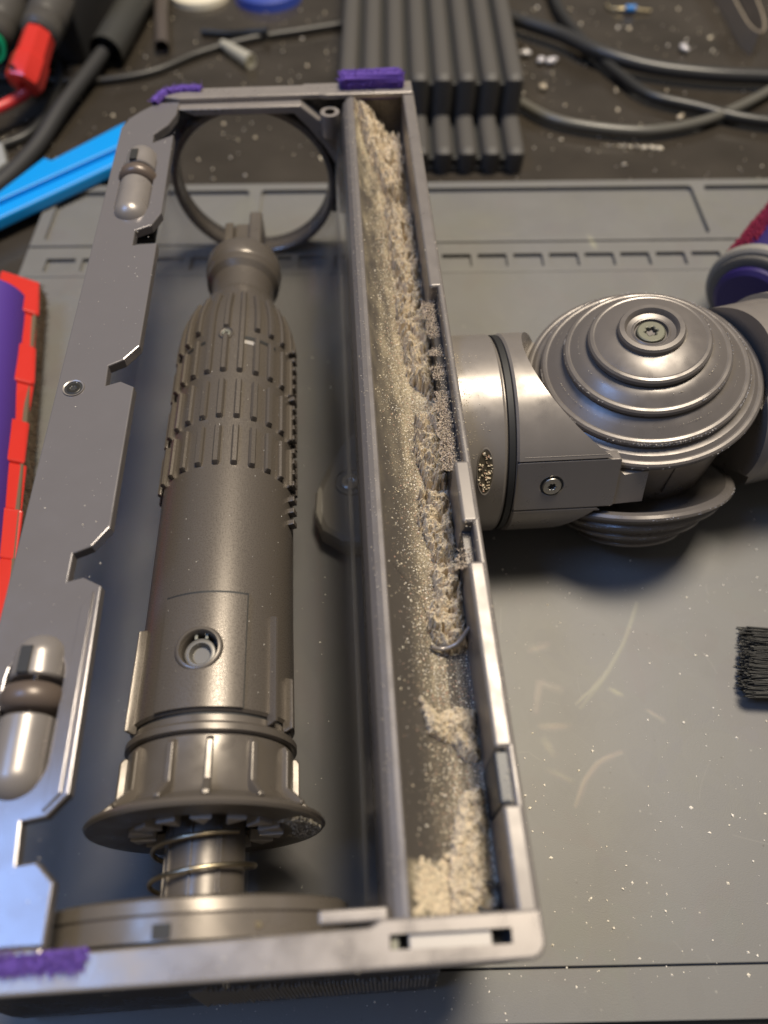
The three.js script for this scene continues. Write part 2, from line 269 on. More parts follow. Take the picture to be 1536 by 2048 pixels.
// near end plate, with its slot, and the bulging end cap below it
{
  const c = (x1, z1, r) => arc(x1 - r, z1 - r, r, 0, 90, 6).reverse();
  const plate = [[25.6, -8.2], ...arc(22.9, -4, 2.7, 0, 90, 8), [-76, -1.3], [-76, -7.4], [-53, -7.4], [-52.8, -6.8], [-46, -6.6], [-2, -7.2], [0, -8.2]];
  const slot = [[0.7, -6.5], [21.0, -6.3], [20.8, -3.1], [0.7, -3.4]];
  const p = mk('end_plate', extY(plate, 30, 61.6, 0.5, [slot]), M.housing, head);
  mk('slot_floor', rbox(0.3, 21.6, 52, 56, -6.8, -2.7, 0.2), M.black, p);
  mk('slot_insert', [rbox(4.2, 17.4, 57, 60.4, -6.4, -3.0, 0.3)], M.label, p, { label: 'pale insert in the slot' });
  mk('slot_insert', [rbox(1.2, 2.7, 57, 59.6, -6.2, -3.3, 0.3)], M.dull, p);
  mk('edge_tab', rbox(-10, 1.2, 55, 61.2, -10, -7.9, 0.5), M.housing, p);
  const grip = mk('end_grip', extX([[-8, 2], [1.6, 2], [2.2, 4], [1.7, 10], [-1.6, 34], [-8, 34]], -78, 11, 0.6), M.housingDark, head);
  const kn = []; for (let i = 0; i < 58; i++) { const x = -37 + i * 0.8, a = 29 + rr(-2, 1) - 0.06 * i, b = 9 + rr(-1, 2) + 0.1 * i, zf = (y) => 1.9 - (y - 10) * 0.1375 - 0.12; const g = rbox(-0.16, 0.16, -0.5, 0.5, -0.6, 0.6, 0.12, 1); g.scale(1, a - b, 1); g.rotateX(-0.137); g.translate(x, (a + b) / 2, zf((a + b) / 2)); kn.push(g); }
  mk('grip_ribs', kn, M.label, grip, { kind: 'stuff' });
}
// dust channel: profile in x,y, a fine grid along z, coated with a film of dust
const PROF = [[4.7, 60.6], [5.6, 59], [9.2, 53.6], [13.2, 48.2], [16.2, 45.6], [18.5, 44.4], [21, 44.2], [22, 44.8]];
const floorY = (x) => { if (x <= PROF[0][0]) return PROF[0][1]; for (let i = 1; i < PROF.length; i++) if (x <= PROF[i][0]) { const a = PROF[i - 1], b = PROF[i]; return a[1] + (b[1] - a[1]) * (x - a[0]) / (b[0] - a[0]); } return 44.6; };
// how thickly fine dust coats the channel at x, z (0 to 1)
function film(x, z) {
  const far = sm(-60, -150, z), streak = 0.5 + 0.5 * noise(x * 0.55 + 0.02 * z, z * 0.022, 4), n = 0.5 + 0.9 * fbm(x * 0.5, z * 0.1, 2, 4);
  let d = sm(7.5 - 2 * far, 16, x) * (0.25 + 0.5 * streak) + 0.32 * far * n;
  if (x > 16.5 && z > -58 && z < -46) d *= 0.12; if (z > -45) d *= 0.55; if (z > -17) d = Math.max(d, 0.75 * n); if (z < -205) d = Math.max(d, 0.65 * n + 0.15);
  return Math.max(0, Math.min(1, d * (0.55 + 0.9 * n)));
}
{
  const nz = 560, xs = []; for (let i = 0; i < PROF.length - 1; i++) for (let k = 0; k < 8; k++) xs.push(PROF[i][0] + (PROF[i + 1][0] - PROF[i][0]) * k / 8); xs.push(22);
  const pos = [], col = [], idx = [], n = xs.length;
  for (let j = 0; j <= nz; j++) for (const x of xs) {
    const z = -255.4 + 248 * j / nz, d = film(x, z), e = d * (0.8 + 0.4 * noise(x * 3.1, z * 3.1, 6));
    pos.push(x, floorY(x) + 0.25 * d * (0.5 + noise(x * 2.2, z * 2.2)), z);
    const a = [0.088, 0.078, 0.07], b = [0.66, 0.57, 0.40]; for (let k = 0; k < 3; k++) col.push(a[k] + (b[k] - a[k]) * Math.max(0, Math.min(1, e)) * 0.85);
  }
  for (let j = 0; j < nz; j++) for (let i = 0; i < n - 1; i++) { const a = j * n + i; idx.push(a, a + n, a + 1, a + 1, a + n, a + n + 1); }
  const g = new THREE.BufferGeometry(); g.setAttribute('position', new THREE.Float32BufferAttribute(pos, 3)); g.setAttribute('color', new THREE.Float32BufferAttribute(col, 3)); g.setIndex(idx); g.computeVertexNormals();
  const ch = mk('dust_channel', g, M.channel, head, { color: true });
  mk('channel_lip', extZ([[0.2, 56.5], [1.2, 59], [2.4, 60.5], [3.6, 61.1], [4.5, 61.2], [4.8, 60.8], [4.7, 58], [2.2, 50], [0.4, 52]].reverse(), -255.4, -7.8, 0.1), M.wall, ch);
  mk('channel_underside', extZ([[1.3, 57], [4.4, 57.6], [9, 51.6], [13, 46.4], [16, 43.8], [18.5, 42.6], [25.2, 42.6], [25.2, 14], [20, 7], [4, 7], [-0.5, 16], [-0.2, 40]].reverse(), -257, -7.9, 0.2), M.housingDark, ch);
  mk('floor_seam', tube([[6.4, 57.9, -74], [9.5, 53.2, -71.5], [12.8, 48.8, -67.5], [14.8, 46.8, -58], [15.4, 46.3, -40], [15.9, 45.9, -20]], 0.09, 60, 6), M.housingDark, ch);
}
// outer wall of the channel, its top in sections
{
  const w = mk('channel_wall', rbox(24.0, 25.7, 30, 61.1, -259, -6, 0.75, 4), M.wall, head);
  const secs = [[-258, -157], [-98, -81.5], [-72, -33.6], [-24.2, -6.5]];
  for (const [a, b] of secs) mk('wall_section', rbox(21.7, 25.4, 33, 61.25, a, b, 0.85, 4), M.wall, w);
  mk('wall_ledge', [rbox(21.9, 24.2, 33, 55.6, -158, -97, 0.2), rbox(21.9, 24.2, 33, 57.0, -82, -71, 0.2)], M.housingDark, w);
  mk('clear_insert', rbox(21.6, 25.0, 40, 60.3, -33.5, -24.3, 0.6, 3), M.clearBlock, w, { label: 'dark glossy insert in the wall' });
  for (const [z0, z1] of [[-58.8, -57.4]]) mk('channel_rib', tube([[13.4, 49.2, z0 + 0.4], [15.8, 48.2, z0 + 0.6], [18.8, 49, z0], [21.8, 51.5, z0 - 2.6]], 0.5, 30, 8), M.housing, w);
  mk('corner_post', turnOf([[1.9, 0], [2.5, 0], [2.7, -0.4], [2.7, -14], [1.9, -14]], [19.2, 47, -11.4], [0, 1, 0], 28), M.black, w);
}
// ball joint neck
{
  const NY = 29, NZ = -131;
  const tl = 8 * Math.PI / 180, up = [-Math.sin(tl), Math.cos(tl), 0.02], C = [80.3, 43.4, -138], C2 = [81, 14.2, -121.5], dn2 = [0.06, -0.82, 0.57];
  const ev = new Evaluator(); ev.attributes = ['position', 'normal']; ev.useGroups = false;
  const brush = (g) => { const b = new Brush(g); b.updateMatrixWorld(); return b; };
  const tilt = 19 * Math.PI / 180, dn = [0, Math.sin(tilt), Math.cos(tilt)];
  let tubeB = brush(turnOf([[0, 0], [27.2, 0], [28, 0.5], [28, 11.6], [27.6, 12.2], [26.8, 12.3], [26.6, 14.6], [27.6, 14.8], [28.1, 15.4], [28.1, 50], [0, 50]], [25.6, NY, NZ], [1, 0, 0], 110, 0.4));
  tubeB = ev.evaluate(tubeB, brush(orient(new THREE.CylinderGeometry(33.2, 33.2, 60, 90).translate(0, 28.2, 0), C, up)), SUBTRACTION);
  tubeB = ev.evaluate(tubeB, brush(orient(new THREE.CylinderGeometry(29.8, 29.8, 60, 90).translate(0, 26, 0), C2, dn2)), SUBTRACTION);
  tubeB = ev.evaluate(tubeB, brush(new THREE.BoxGeometry(80, 16.2, 10).applyMatrix4(new THREE.Matrix4().makeRotationX(-tilt)).translate(40.5 + 40, NY + dn[1] * 31.2, NZ + dn[2] * 31.2)), SUBTRACTION);
  const neck = mk('neck_tube', tubeB.geometry, M.neck, head);
  mk('seam_ring', turnOf([[26.9, 0], [27.7, 0.2], [27.75, 1.6], [27.0, 2.0]], [38.3, NY, NZ], [1, 0, 0], 90), M.black, neck);
  // flat cheek panel with its screw
  const pan = rrect(0, 27, -7.6, 7.6, 0.7, 3), g = new THREE.ExtrudeGeometry(shapeOf(pan, [arc(9.6, 0, 3.1, 0, 350, 26)]), exOpt(4.1, 0.2)); // x along neck, y round it
  g.applyMatrix4(new THREE.Matrix4().makeRotationX(-tilt));
  g.translate(40.6, NY + dn[1] * 23, NZ + dn[2] * 23);
  const panel = mk('cheek_panel', g, M.neck, neck);
  mk('screw_well', orient(cyl([0, 0, 0], [0, 1, 0], 3.2, 3.2, 0.3, 24), [50.2, NY + dn[1] * 26.3, NZ + dn[2] * 26.3], dn), M.black, panel);
  screw(panel, [50.2, NY + dn[1] * 26.4, NZ + dn[2] * 26.4], dn, 2.5, M.steel);
  const e0 = (deg, r) => [NY + r * Math.sin(deg * Math.PI / 180), NZ + r * Math.cos(deg * Math.PI / 180)];
  for (const [d, nm] of [[37.6, 1], [0.4, 2]]) { const [y, z] = e0(d, 27.9); mk('edge_line', cyl([42.2, y, z], [1, 0, 0], 0.25, 0.25, 22, 8), M.neck, neck); }
  // dust filled hole in the neck
  const hd = 31 * Math.PI / 180, hp = [32.2, NY + 27.9 * Math.sin(hd), NZ + 27.9 * Math.cos(hd)], hdir = [0, Math.sin(hd), Math.cos(hd)];
  const hole = orient(turnOf([[2.5, 0.05], [2.9, 0.28], [3.1, 0.1]], [0, 0, 0], [0, 1, 0], 30).scale(0.72, 1, 2.2), hp, hdir);
  const hm = mk('neck_hole', hole, M.neck, neck);
  mk('hole_floor', orient(cyl([0, 0.02, 0], [0, 1, 0], 2.8, 2.8, 0.16, 30).scale(0.72, 1, 2.2), hp, hdir), P({ color: lin(0.07, 0.058, 0.04), roughness: 1 }), hm);
  // stepped caps
  const lip = (r, h, dr, dh) => [[r + 0.1, h - 0.2], [r + 0.65, h + 0.3], [r + 0.85, h + 1], [r + 0.7, h + 1.7], [r + 0.2, h + 2.2], [r - 0.5, h + 2.35], [r - 0.9, h + 2.25], [r - dr * 0.6, h + 1.9 + dh * 0.35], [r - dr, h + dh]];
  const step = [[30.6, -1.6], ...lip(31, -1.4, 3.2, 3.3), ...lip(26.8, 2.6, 4.6, 4.7), ...lip(21, 7.9, 4.4, 4.3), ...lip(15, 12.6, 5.4, 3.6), [8.6, 16.4], [8.5, 17.6], [8.1, 18.2], [6.9, 18.3], [6.5, 17.7], [6.2, 16.9], [5, 16.6], [4.6, 16.9], [4.3, 16.8], [4.1, 15.8], [0, 15.7]];
  const wob = (g) => g;
  const cap = mk('ball_cap', wob(turnOf(step, C, up, 120, 0.35)), M.cap, head, { label: 'upper stepped dome cap of the ball joint' });
  mk('cap_underside', turnOf([[31.4, -1.2], [27, -1.6], [25, -3], [23, -8]], C, up, 90), M.housingDark, cap);
  const sp = [C[0] + up[0] * 15.4, C[1] + up[1] * 15.4, C[2] + up[2] * 15.4];
  screw(cap, sp, up, 3.7, P({ color: lin(0.13, 0.13, 0.10), metalness: 0.5, roughness: 0.5 }), 'flat round screw at the middle of the cap');
  // worn burrs along the step edges
  const burr = []; for (let i = 0; i < 1500; i++) { const [R, h] = [[27.5, 4.1], [21.6, 9.5], [31.8, -0.2], [15.6, 14.2]][Math.floor(rnd() * rnd() * 4)], a = rnd() * 6.283 ; if (noise(Math.cos(a) * 2.5 + R, Math.sin(a) * 2.5, R) < 0.05) continue; const b = new THREE.TetrahedronGeometry(rr(0.09, 0.32)); b.scale(1, rr(0.5, 1.3), 1); b.translate(R * Math.cos(a), h + rr(-0.5, 0.6), R * Math.sin(a)); burr.push(orient(b, C, up)); }
  mk('worn_burrs', burr, P({ color: lin(0.5, 0.46, 0.41), roughness: 0.8 }), cap, { kind: 'stuff' });
  const low = mk('ball_cap', turnOf([[26.6, -1.5], [28.4, -1.3], [29, -0.6], [29, 0.1], [28.4, 0.6], [26.2, 2.0], [25.5, 2.8], [25.9, 3.4], [25.8, 4.2], [25, 4.7], [21.6, 6.9], [20.8, 7.7], [21.2, 8.3], [21, 9.1], [20.2, 9.6], [16.4, 11.8], [15.6, 12.6], [16, 13.2], [15.7, 14], [14.9, 14.4], [9, 16.8], [0, 17.4]], C2, dn2, 110, 0.45), M.cap, head, { label: 'lower stepped dome cap of the ball joint' });
  mk('cap_dish', turnOf([[26.7, -1.4], [24, 0.2], [19, 1.4], [0, 2]], C2, dn2, 80), M.cap, low);
  { const g = []; for (let i = 0; i < 500; i++) { const [R, h] = [[29, -0.2], [25.9, 3.9], [21.1, 8.8]][Math.floor(rnd() * 3)], a = rnd() * 6.283; if (noise(Math.cos(a) * 2.5 + R, Math.sin(a) * 2.5, R) < 0) continue; const b = new THREE.TetrahedronGeometry(rr(0.08, 0.22)); b.translate(R * Math.cos(a), h + rr(-0.4, 0.4), R * Math.sin(a)); g.push(orient(b, C2, dn2)); } mk('worn_burrs', g, M.label, low, { kind: 'stuff' }); }
  // body between the caps
  const waist = mk('ball_waist', turnOf([[20, -15], [24.6, -11], [25.6, 0], [25.6, 13], [24, 16]], [82, 29.5, -135.5], [-0.1, 1, 0.05], 90, 0.8), M.neck, head);
  mk('waist_seam', rbox(84, 84.4, 26, 40, -111.4, -109.6, 0.1), M.housingDark, waist);
  // tube leaving to the right
  const d = [0.98, 0, -0.2];
  let armB = brush(turnOf([[0, 22], [25.5, 22], [26.6, 24], [26.8, 40], [28.2, 40.6], [28.2, 110], [0, 110]], [84, 29, -135], d, 100, 0.4));
  armB = ev.evaluate(armB, brush(orient(new THREE.CylinderGeometry(32.6, 32.6, 60, 90).translate(0, 27.2, 0), C, up)), SUBTRACTION);
  armB = ev.evaluate(armB, brush(orient(new THREE.CylinderGeometry(32.6, 32.6, 60, 90).translate(0, 27.4, 0), C2, dn2)), SUBTRACTION);
  mk('swivel_arm', armB.geometry, M.neck, head);
  // swivel foot under the clear shell
  const foot = mk('swivel_foot', extY([[8, -156], [1.5, -153], [-4, -148], [-9.5, -138], [-13.5, -128], [-14, -120], [-12, -113.5], [-6, -109], [8, -107]].reverse(), 0.2, 9, 2.2), P({ color: lin(0.19, 0.175, 0.15), roughness: 0.55 }), head);
  mk('screw_collar', turnOf([[2.2, 0], [4.4, 0], [4.8, 0.4], [4.8, 1]], [-2.6, 8.6, -130], [0, 1, 0], 30), M.dull, foot);
  screw(foot, [-2.6, 9, -130], [0, 1, 0], 2.8, M.steel);
}

// ------------------------------------------------------------------ motor core on its shaft
const motor = thing('motor_core', 'dark brown ribbed motor cylinder with flared flange and spring lying in the open chamber', 'motor', [AX, AY, -110], TH);
{
  const Z = [0, 0, 1];
  // the loose end of the core droops a little: lengths along the axis first, then the droop about the end disc
  const ZM = [[-240, -252], [-225.8, -237], [-199.6, -208.5], [-182.3, -189.6], [-177.2, -184], [-158.7, -164], [-142.1, -146.2], [-126.1, -129.2], [-111.1, -113.3], [-74, -74.5], [-48, -48], [0, 0]];
  const zmap = (z) => { for (let i = 1; i < ZM.length; i++) if (z <= ZM[i][0]) { const a = ZM[i - 1], b = ZM[i]; return a[1] + (b[1] - a[1]) * (z - a[0]) / (b[0] - a[0]); } return z; };
  const droop = new THREE.Matrix4().makeTranslation(AX, AY, -12).multiply(new THREE.Matrix4().makeRotationX(-2 * Math.PI / 180)).multiply(new THREE.Matrix4().makeRotationY(0.5 * Math.PI / 180)).multiply(new THREE.Matrix4().makeTranslation(-AX, -AY, 12));
  const bend = (g) => { const p = g.attributes.position; for (let i = 0; i < p.count; i++) p.setZ(i, zmap(p.getZ(i))); g.applyMatrix4(droop); };
  const mkm = (n, g, mt, par, o = {}) => mk(n, g, mt, par, { ...o, bend });
  const pr = [[0, -203.4], [11, -203.4], [12.2, -202.2], [12.5, -199], [12.2, -196.4], [10.6, -194.6], [10.2, -191], [10.2, -186.6], [11.2, -185.4], [13.6, -179], [15.8, -172], [16.9, -167], [17.3, -162], [17.5, -110], [17.6, -75], [18, -48.4], [17.4, -47.8]];
  const ringArc = (r0, r1, z0, z1, a0, a1) => { const g = new THREE.ExtrudeGeometry(shapeOf([...arc(0, 0, r1, a0, a1, 40), ...arc(0, 0, r0, a1, a0, 40)]), exOpt(z1 - z0, 0)); g.translate(AX, AY, z0); return g; };
  const cs = new Evaluator(); cs.attributes = ['position', 'normal']; cs.useGroups = false;
  const solid = (g) => { const b = new Brush(g); b.updateMatrixWorld(); return b; };
  const drill = (g) => cs.evaluate(solid(g), solid(new THREE.CylinderGeometry(4.15, 4.15, 10, 44).translate(AX - 0.5, AY + 19.4, -61)), SUBTRACTION).geometry;
  const body = mkm('motor_body', drill(turnOf([...pr, [0, -47.8]], [AX, AY, 0], Z, 220, 0.5)), M.motor, motor);
  mkm('hub_ring', turnOf([[10.4, -207.6], [11.6, -207.4], [12.7, -205.8], [13, -202.6], [12.7, -199.6], [11.6, -197.6], [10.3, -196.8]], [AX, AY, 0], Z, 80, 1.2), M.motorSmooth, body);
  // forked hub end
  mkm('hub_fork', [rbox(AX - 6.5, AX - 3.4, AY - 3, AY + 7.2, -222, -203, 0.7), rbox(AX + 2.2, AX + 6.8, AY - 3, AY + 8.4, -226, -203, 1.0), rbox(AX - 3.6, AX + 2.4, AY - 3, AY + 5.2, -224, -203, 1.2)], M.motorSmooth, motor);
  // ribs: a proud bar laid along the body at angle a (degrees, 90 on top)
  const R = (z) => { for (let i = 1; i < pr.length; i++) if (z <= pr[i][1]) { const a = pr[i - 1], b = pr[i]; return a[0] + (b[0] - a[0]) * (z - a[1]) / (b[1] - a[1] || 1); } return 18; };
  function rib(a, z0, z1, w, h, r = 0.25) {
    const n = 8, pos = [], idx = []; const rows = [];
    const cs = [[-0.5, -0.35], [-0.5, 0.62], [-0.3, 1], [0.3, 1], [0.5, 0.62], [0.5, -0.35]];
    for (let j = 0; j <= n; j++) { const t = j / n, z = z0 + (z1 - z0) * t, end = j === 0 || j === n ? 0.1 : 1; for (const [u, v] of cs) pos.push(u * w * (end < 1 ? 0.7 : 1), R(z) + (v > 0 ? v * end : v) * h, z); }
    const m = cs.length; for (let j = 0; j < n; j++) for (let i = 0; i < m - 1; i++) { const q = j * m + i; idx.push(q, q + 1, q + m, q + 1, q + m + 1, q + m); }
    for (const j of [0, n]) for (let i = 1; i < m - 1; i++) j ? idx.push(j * m, j * m + i, j * m + i + 1) : idx.push(0, i + 1, i);
    // keep the end faces steep: pull the second ring next to the end
    for (const [j, s] of [[1, 1], [n - 1, -1]]) for (let i = 0; i < m; i++) { const z = (s > 0 ? z0 : z1) + s * 0.55; pos[(j * m + i) * 3 + 2] = z; pos[(j * m + i) * 3 + 1] = R(z) + (cs[i][1] > 0 ? cs[i][1] : cs[i][1]) * h; }
    let g = new THREE.BufferGeometry(); g.setAttribute('position', new THREE.Float32BufferAttribute(pos, 3)); g.setIndex(idx); g = toCreasedNormals(g, 0.5);
    g.rotateZ((a - 90) * Math.PI / 180); g.translate(AX, AY, 0); return g;
  }
  for (let k = -7; k <= 6; k++) {
    const a = 91 - k * 14.6; if (a < -14 || a > 194) continue;
    if (k === -1 || k === 0 && false) { mkm('rib', rib(a, -176.5, -141.6, 1.75, 1.35), M.motor, motor); }
    else if (k === 1) mkm('rib', rib(a, -177, -141.6, 1.75, 1.35), M.motor, motor);
    else { mkm('rib', rib(a, -176, -158.4 + (k < -2 ? 2 : 0), 1.75, 1.35), M.motor, motor); mkm('rib', rib(a, -155.6 + (k < -2 ? 2 : 0), -141.6, 1.75, 1.35), M.motor, motor); }
    mkm('rib', rib(a, -138.6, -125.2, 1.75, 1.35), M.motor, motor); mkm('rib', rib(a, -122.6, -110, 1.75, 1.35), M.motor, motor);
  }
  // short teeth on the right flank
  for (let k = 0; k < 17; k++) { const z = -160 + k * 3.55 + (k > 4 ? 1 : 0) + (k > 9 ? 1.2 : 0) + (k > 13 ? 1.4 : 0); const g = rbox(-1.3, 1.3, 16.8, 19.3, z - 0.75, z + 0.75, 0.25, 1); g.rotateZ((14 - 90) * Math.PI / 180); g.translate(AX, AY, 0); mkm('flank_tooth', g, M.motor, motor); }
  // groove arcs in the first row, screw and label window
  mkm('groove', ringArc(15, 17.42, -155.9, -154.7, 40, 76), M.black, motor); mkm('groove', ringArc(15, 17.42, -155, -153.8, 112, 150), M.black, motor);
  mkm('part_label', ringArc(15, 17.44, -154.2, -152.8, 63, 74), M.label, motor, { label: 'small pale strip under the groove' });
  const ms = mkm('screw_rim', turnOf([[1.3, -0.3], [1.9, -0.1], [2.2, 0.35], [2.0, 0.5], [1.7, 0.15], [1.2, 0]], [AX - 0.4, AY + 17.3, -156.6], [0.0, 1, 0], 28), M.motorSmooth, motor);
  screw(ms, [AX - 0.4, AY + 17.2, -156.6], [0, 1, 0], 1.3, M.dull, undefined, bend);
  // raised panel with the round sprung contact
  mkm('body_panel', [drill(ringArc(17, 18.75, -74, -48.3, 61, 119))], M.motor, motor);
  mkm('panel_seam', [drill(ringArc(17, 17.95, -74.9, -73.9, 59.6, 120.4)), ringArc(17, 18.12, -74.9, -48.4, 59.4, 61), ringArc(17, 18.12, -74.9, -48.4, 119, 120.6)], M.black, motor);
  const hole = mkm('contact_rim', turnOf([[3.95, -3.4], [4.0, 0], [4.25, 0.3], [4.7, 0.25], [5.1, -0.1], [5.2, -0.6]], [AX - 0.5, AY + 18.62, -61], [-0.03, 1, 0], 44, 0.9), M.motorSmooth, motor);
  mkm('contact_cup', turnOf([[0, -1.5], [1.9, -1.5], [2.1, -1.2], [2.2, -0.3], [2.4, 0], [3.1, 0.05], [3.35, -0.15], [3.4, -2]], [AX - 0.5, AY + 16.9, -60.5], [-0.03, 1, 0.05], 40, 0.8), P({ color: lin(0.17, 0.16, 0.145), metalness: 0.4, roughness: 0.42 }), hole);
  mkm('contact_well', cyl([AX - 0.5, AY + 14.5, -61], [0, 1, 0], 4.1, 4.1, 0.6, 30), M.black, hole);
  for (const sx of [-1.4, 0.9]) mkm('contact_lug', rbox(AX - 0.5 + sx, AX + 0.2 + sx, AY + 16, AY + 17.2, -65, -63.6, 0.1, 1), M.dull, hole);
  for (const [a, z0, z1] of [[147, -70, -46.5], [38, -71, -46], [20, -58, -46]]) mkm('side_fin', rib(a, z0, z1, 1.0, 1.7), M.motor, motor);
  // end bands, ribbed collar, flange
  mkm('end_band', turnOf([[16.6, -47.6], [17.2, -47.2], [17.2, -45.9], [18, -45.6], [18.5, -45], [18.5, -43.8], [17.9, -43.5], [16.6, -43.4]], [AX, AY, 0], Z, 100), M.motorSmooth, motor);
  mkm('end_gap', turnOf([[17, -48], [17, -47], [17, -42.8], [16, -42]], [AX, AY, 0], Z, 80), M.black, motor);
  const fl = mkm('flange_collar', turnOf([[11, -30], [13.5, -31], [13.8, -43], [17.4, -43.2], [17.7, -42.8], [17.7, -33.4], [18.4, -32], [21.4, -30.6], [24, -29.4], [24.5, -28.6], [24, -28], [17.2, -27.8], [15.6, -28.2], [14.2, -30], [12, -33]], [AX, AY, 0], Z, 110, 0.5), M.motorSmooth, motor);
  for (const a of [-8, 22, 52, 80, 104, 132, 160, 190]) { const g = extX([[-42.4, 15], [-42.4, 18.4], [-41.4, 19.1], [-34, 19.1], [-31, 22.4], [-30.4, 22.4], [-30.4, 15]], -0.75, 0.75, 0.3); g.rotateZ((a - 90) * Math.PI / 180); g.translate(AX, AY, 0); mkm('collar_rib', g, M.motorSmooth, fl); }
  for (let k = 0; k < 14; k++) { const a = k / 14 * 360 + 6; const g = extZ([[-2, 15.6], [2, 15.6], [0.3, 10.8], [-0.3, 10.8]].reverse(), -29.8, -27.3, 0.25); g.rotateZ((a - 90) * Math.PI / 180); g.translate(AX, AY, 0); mkm('inner_tooth', g, M.label, fl); }
  mkm('hollow', turnOf([[15, -31.4], [9, -33], [4, -33.4]], [AX, AY, 0], Z, 60), M.black, fl);
  const shaft = mkm('shaft', turnOf([[7.8, -34], [8.0, -13]], [AX, AY, 0], Z, 60), M.motorSmooth, motor);
  for (const a of [58, 62, 100, 140, 172]) mkm('shaft_line', rbox(-0.22, 0.22, 7.6, 8.35, -33, -13, 0.1, 1).rotateZ((a - 90) * Math.PI / 180).translate(AX, AY, 0), M.motorSmooth, shaft);
  const sp = []; for (let i = 0; i <= 90; i++) { const t = i / 90, a = (40 + 690 * t) * Math.PI / 180; sp.push([AX - 0.3 + 10.3 * Math.cos(a), AY + 10.3 * Math.sin(a), -26.5 + 11.5 * t]); }
  mkm('spring', tube(sp, 0.48, 240, 8), M.spring, motor);
  const disc = mk('end_disc', turnOf([[0, -13.8], [27.6, -13.8], [28.6, -13.2], [28.7, -11.3], [28.2, -10.9], [28.2, -7.4], [20, -7.3]], [AX, AY, 0], Z, 120), P({ color: lin(0.19, 0.165, 0.14), metalness: 0.35, roughness: 0.5, roughnessMap: smudgeTex }), motor);
  mk('disc_notch', rbox(AX - 1.8, AX + 1.2, AY + 27.8, AY + 28.35, -9.8, -7.6, 0.1), M.black, disc);
  mk('disc_rivet', [cyl([AX + 14.6, AY + 24.1, -9], [0.5, 0.86, 0], 0.6, 0.5, 0.4, 12)], M.spring, disc);
}

// ------------------------------------------------------------------ dust
const DUSTC = [[0.78, 0.69, 0.52], [0.70, 0.61, 0.46], [0.84, 0.77, 0.63], [0.5, 0.42, 0.3], [0.2, 0.155, 0.115], [0.55, 0.36, 0.27], [0.86, 0.80, 0.70]];
const inside = (p, poly) => { let c = false; for (let i = 0, j = poly.length - 1; i < poly.length; j = i++) { const a = poly[i], b = poly[j]; if ((a[1] > p[1]) !== (b[1] > p[1]) && p[0] < (b[0] - a[0]) * (p[1] - a[1]) / (b[1] - a[1]) + a[0]) c = !c; } return c; };
const edgeDist = (p, poly) => { let d = 1e9; for (let i = 0, j = poly.length - 1; i < poly.length; j = i++) { const a = poly[j], b = poly[i], vx = b[0] - a[0], vz = b[1] - a[1], t = Math.max(0, Math.min(1, ((p[0] - a[0]) * vx + (p[1] - a[1]) * vz) / (vx * vx + vz * vz))); d = Math.min(d, Math.hypot(p[0] - a[0] - vx * t, p[1] - a[1] - vz * t)); } return d; };
const grainSpots = [];   // [x, y, z, size, colour] of loose grains lying on the clumps
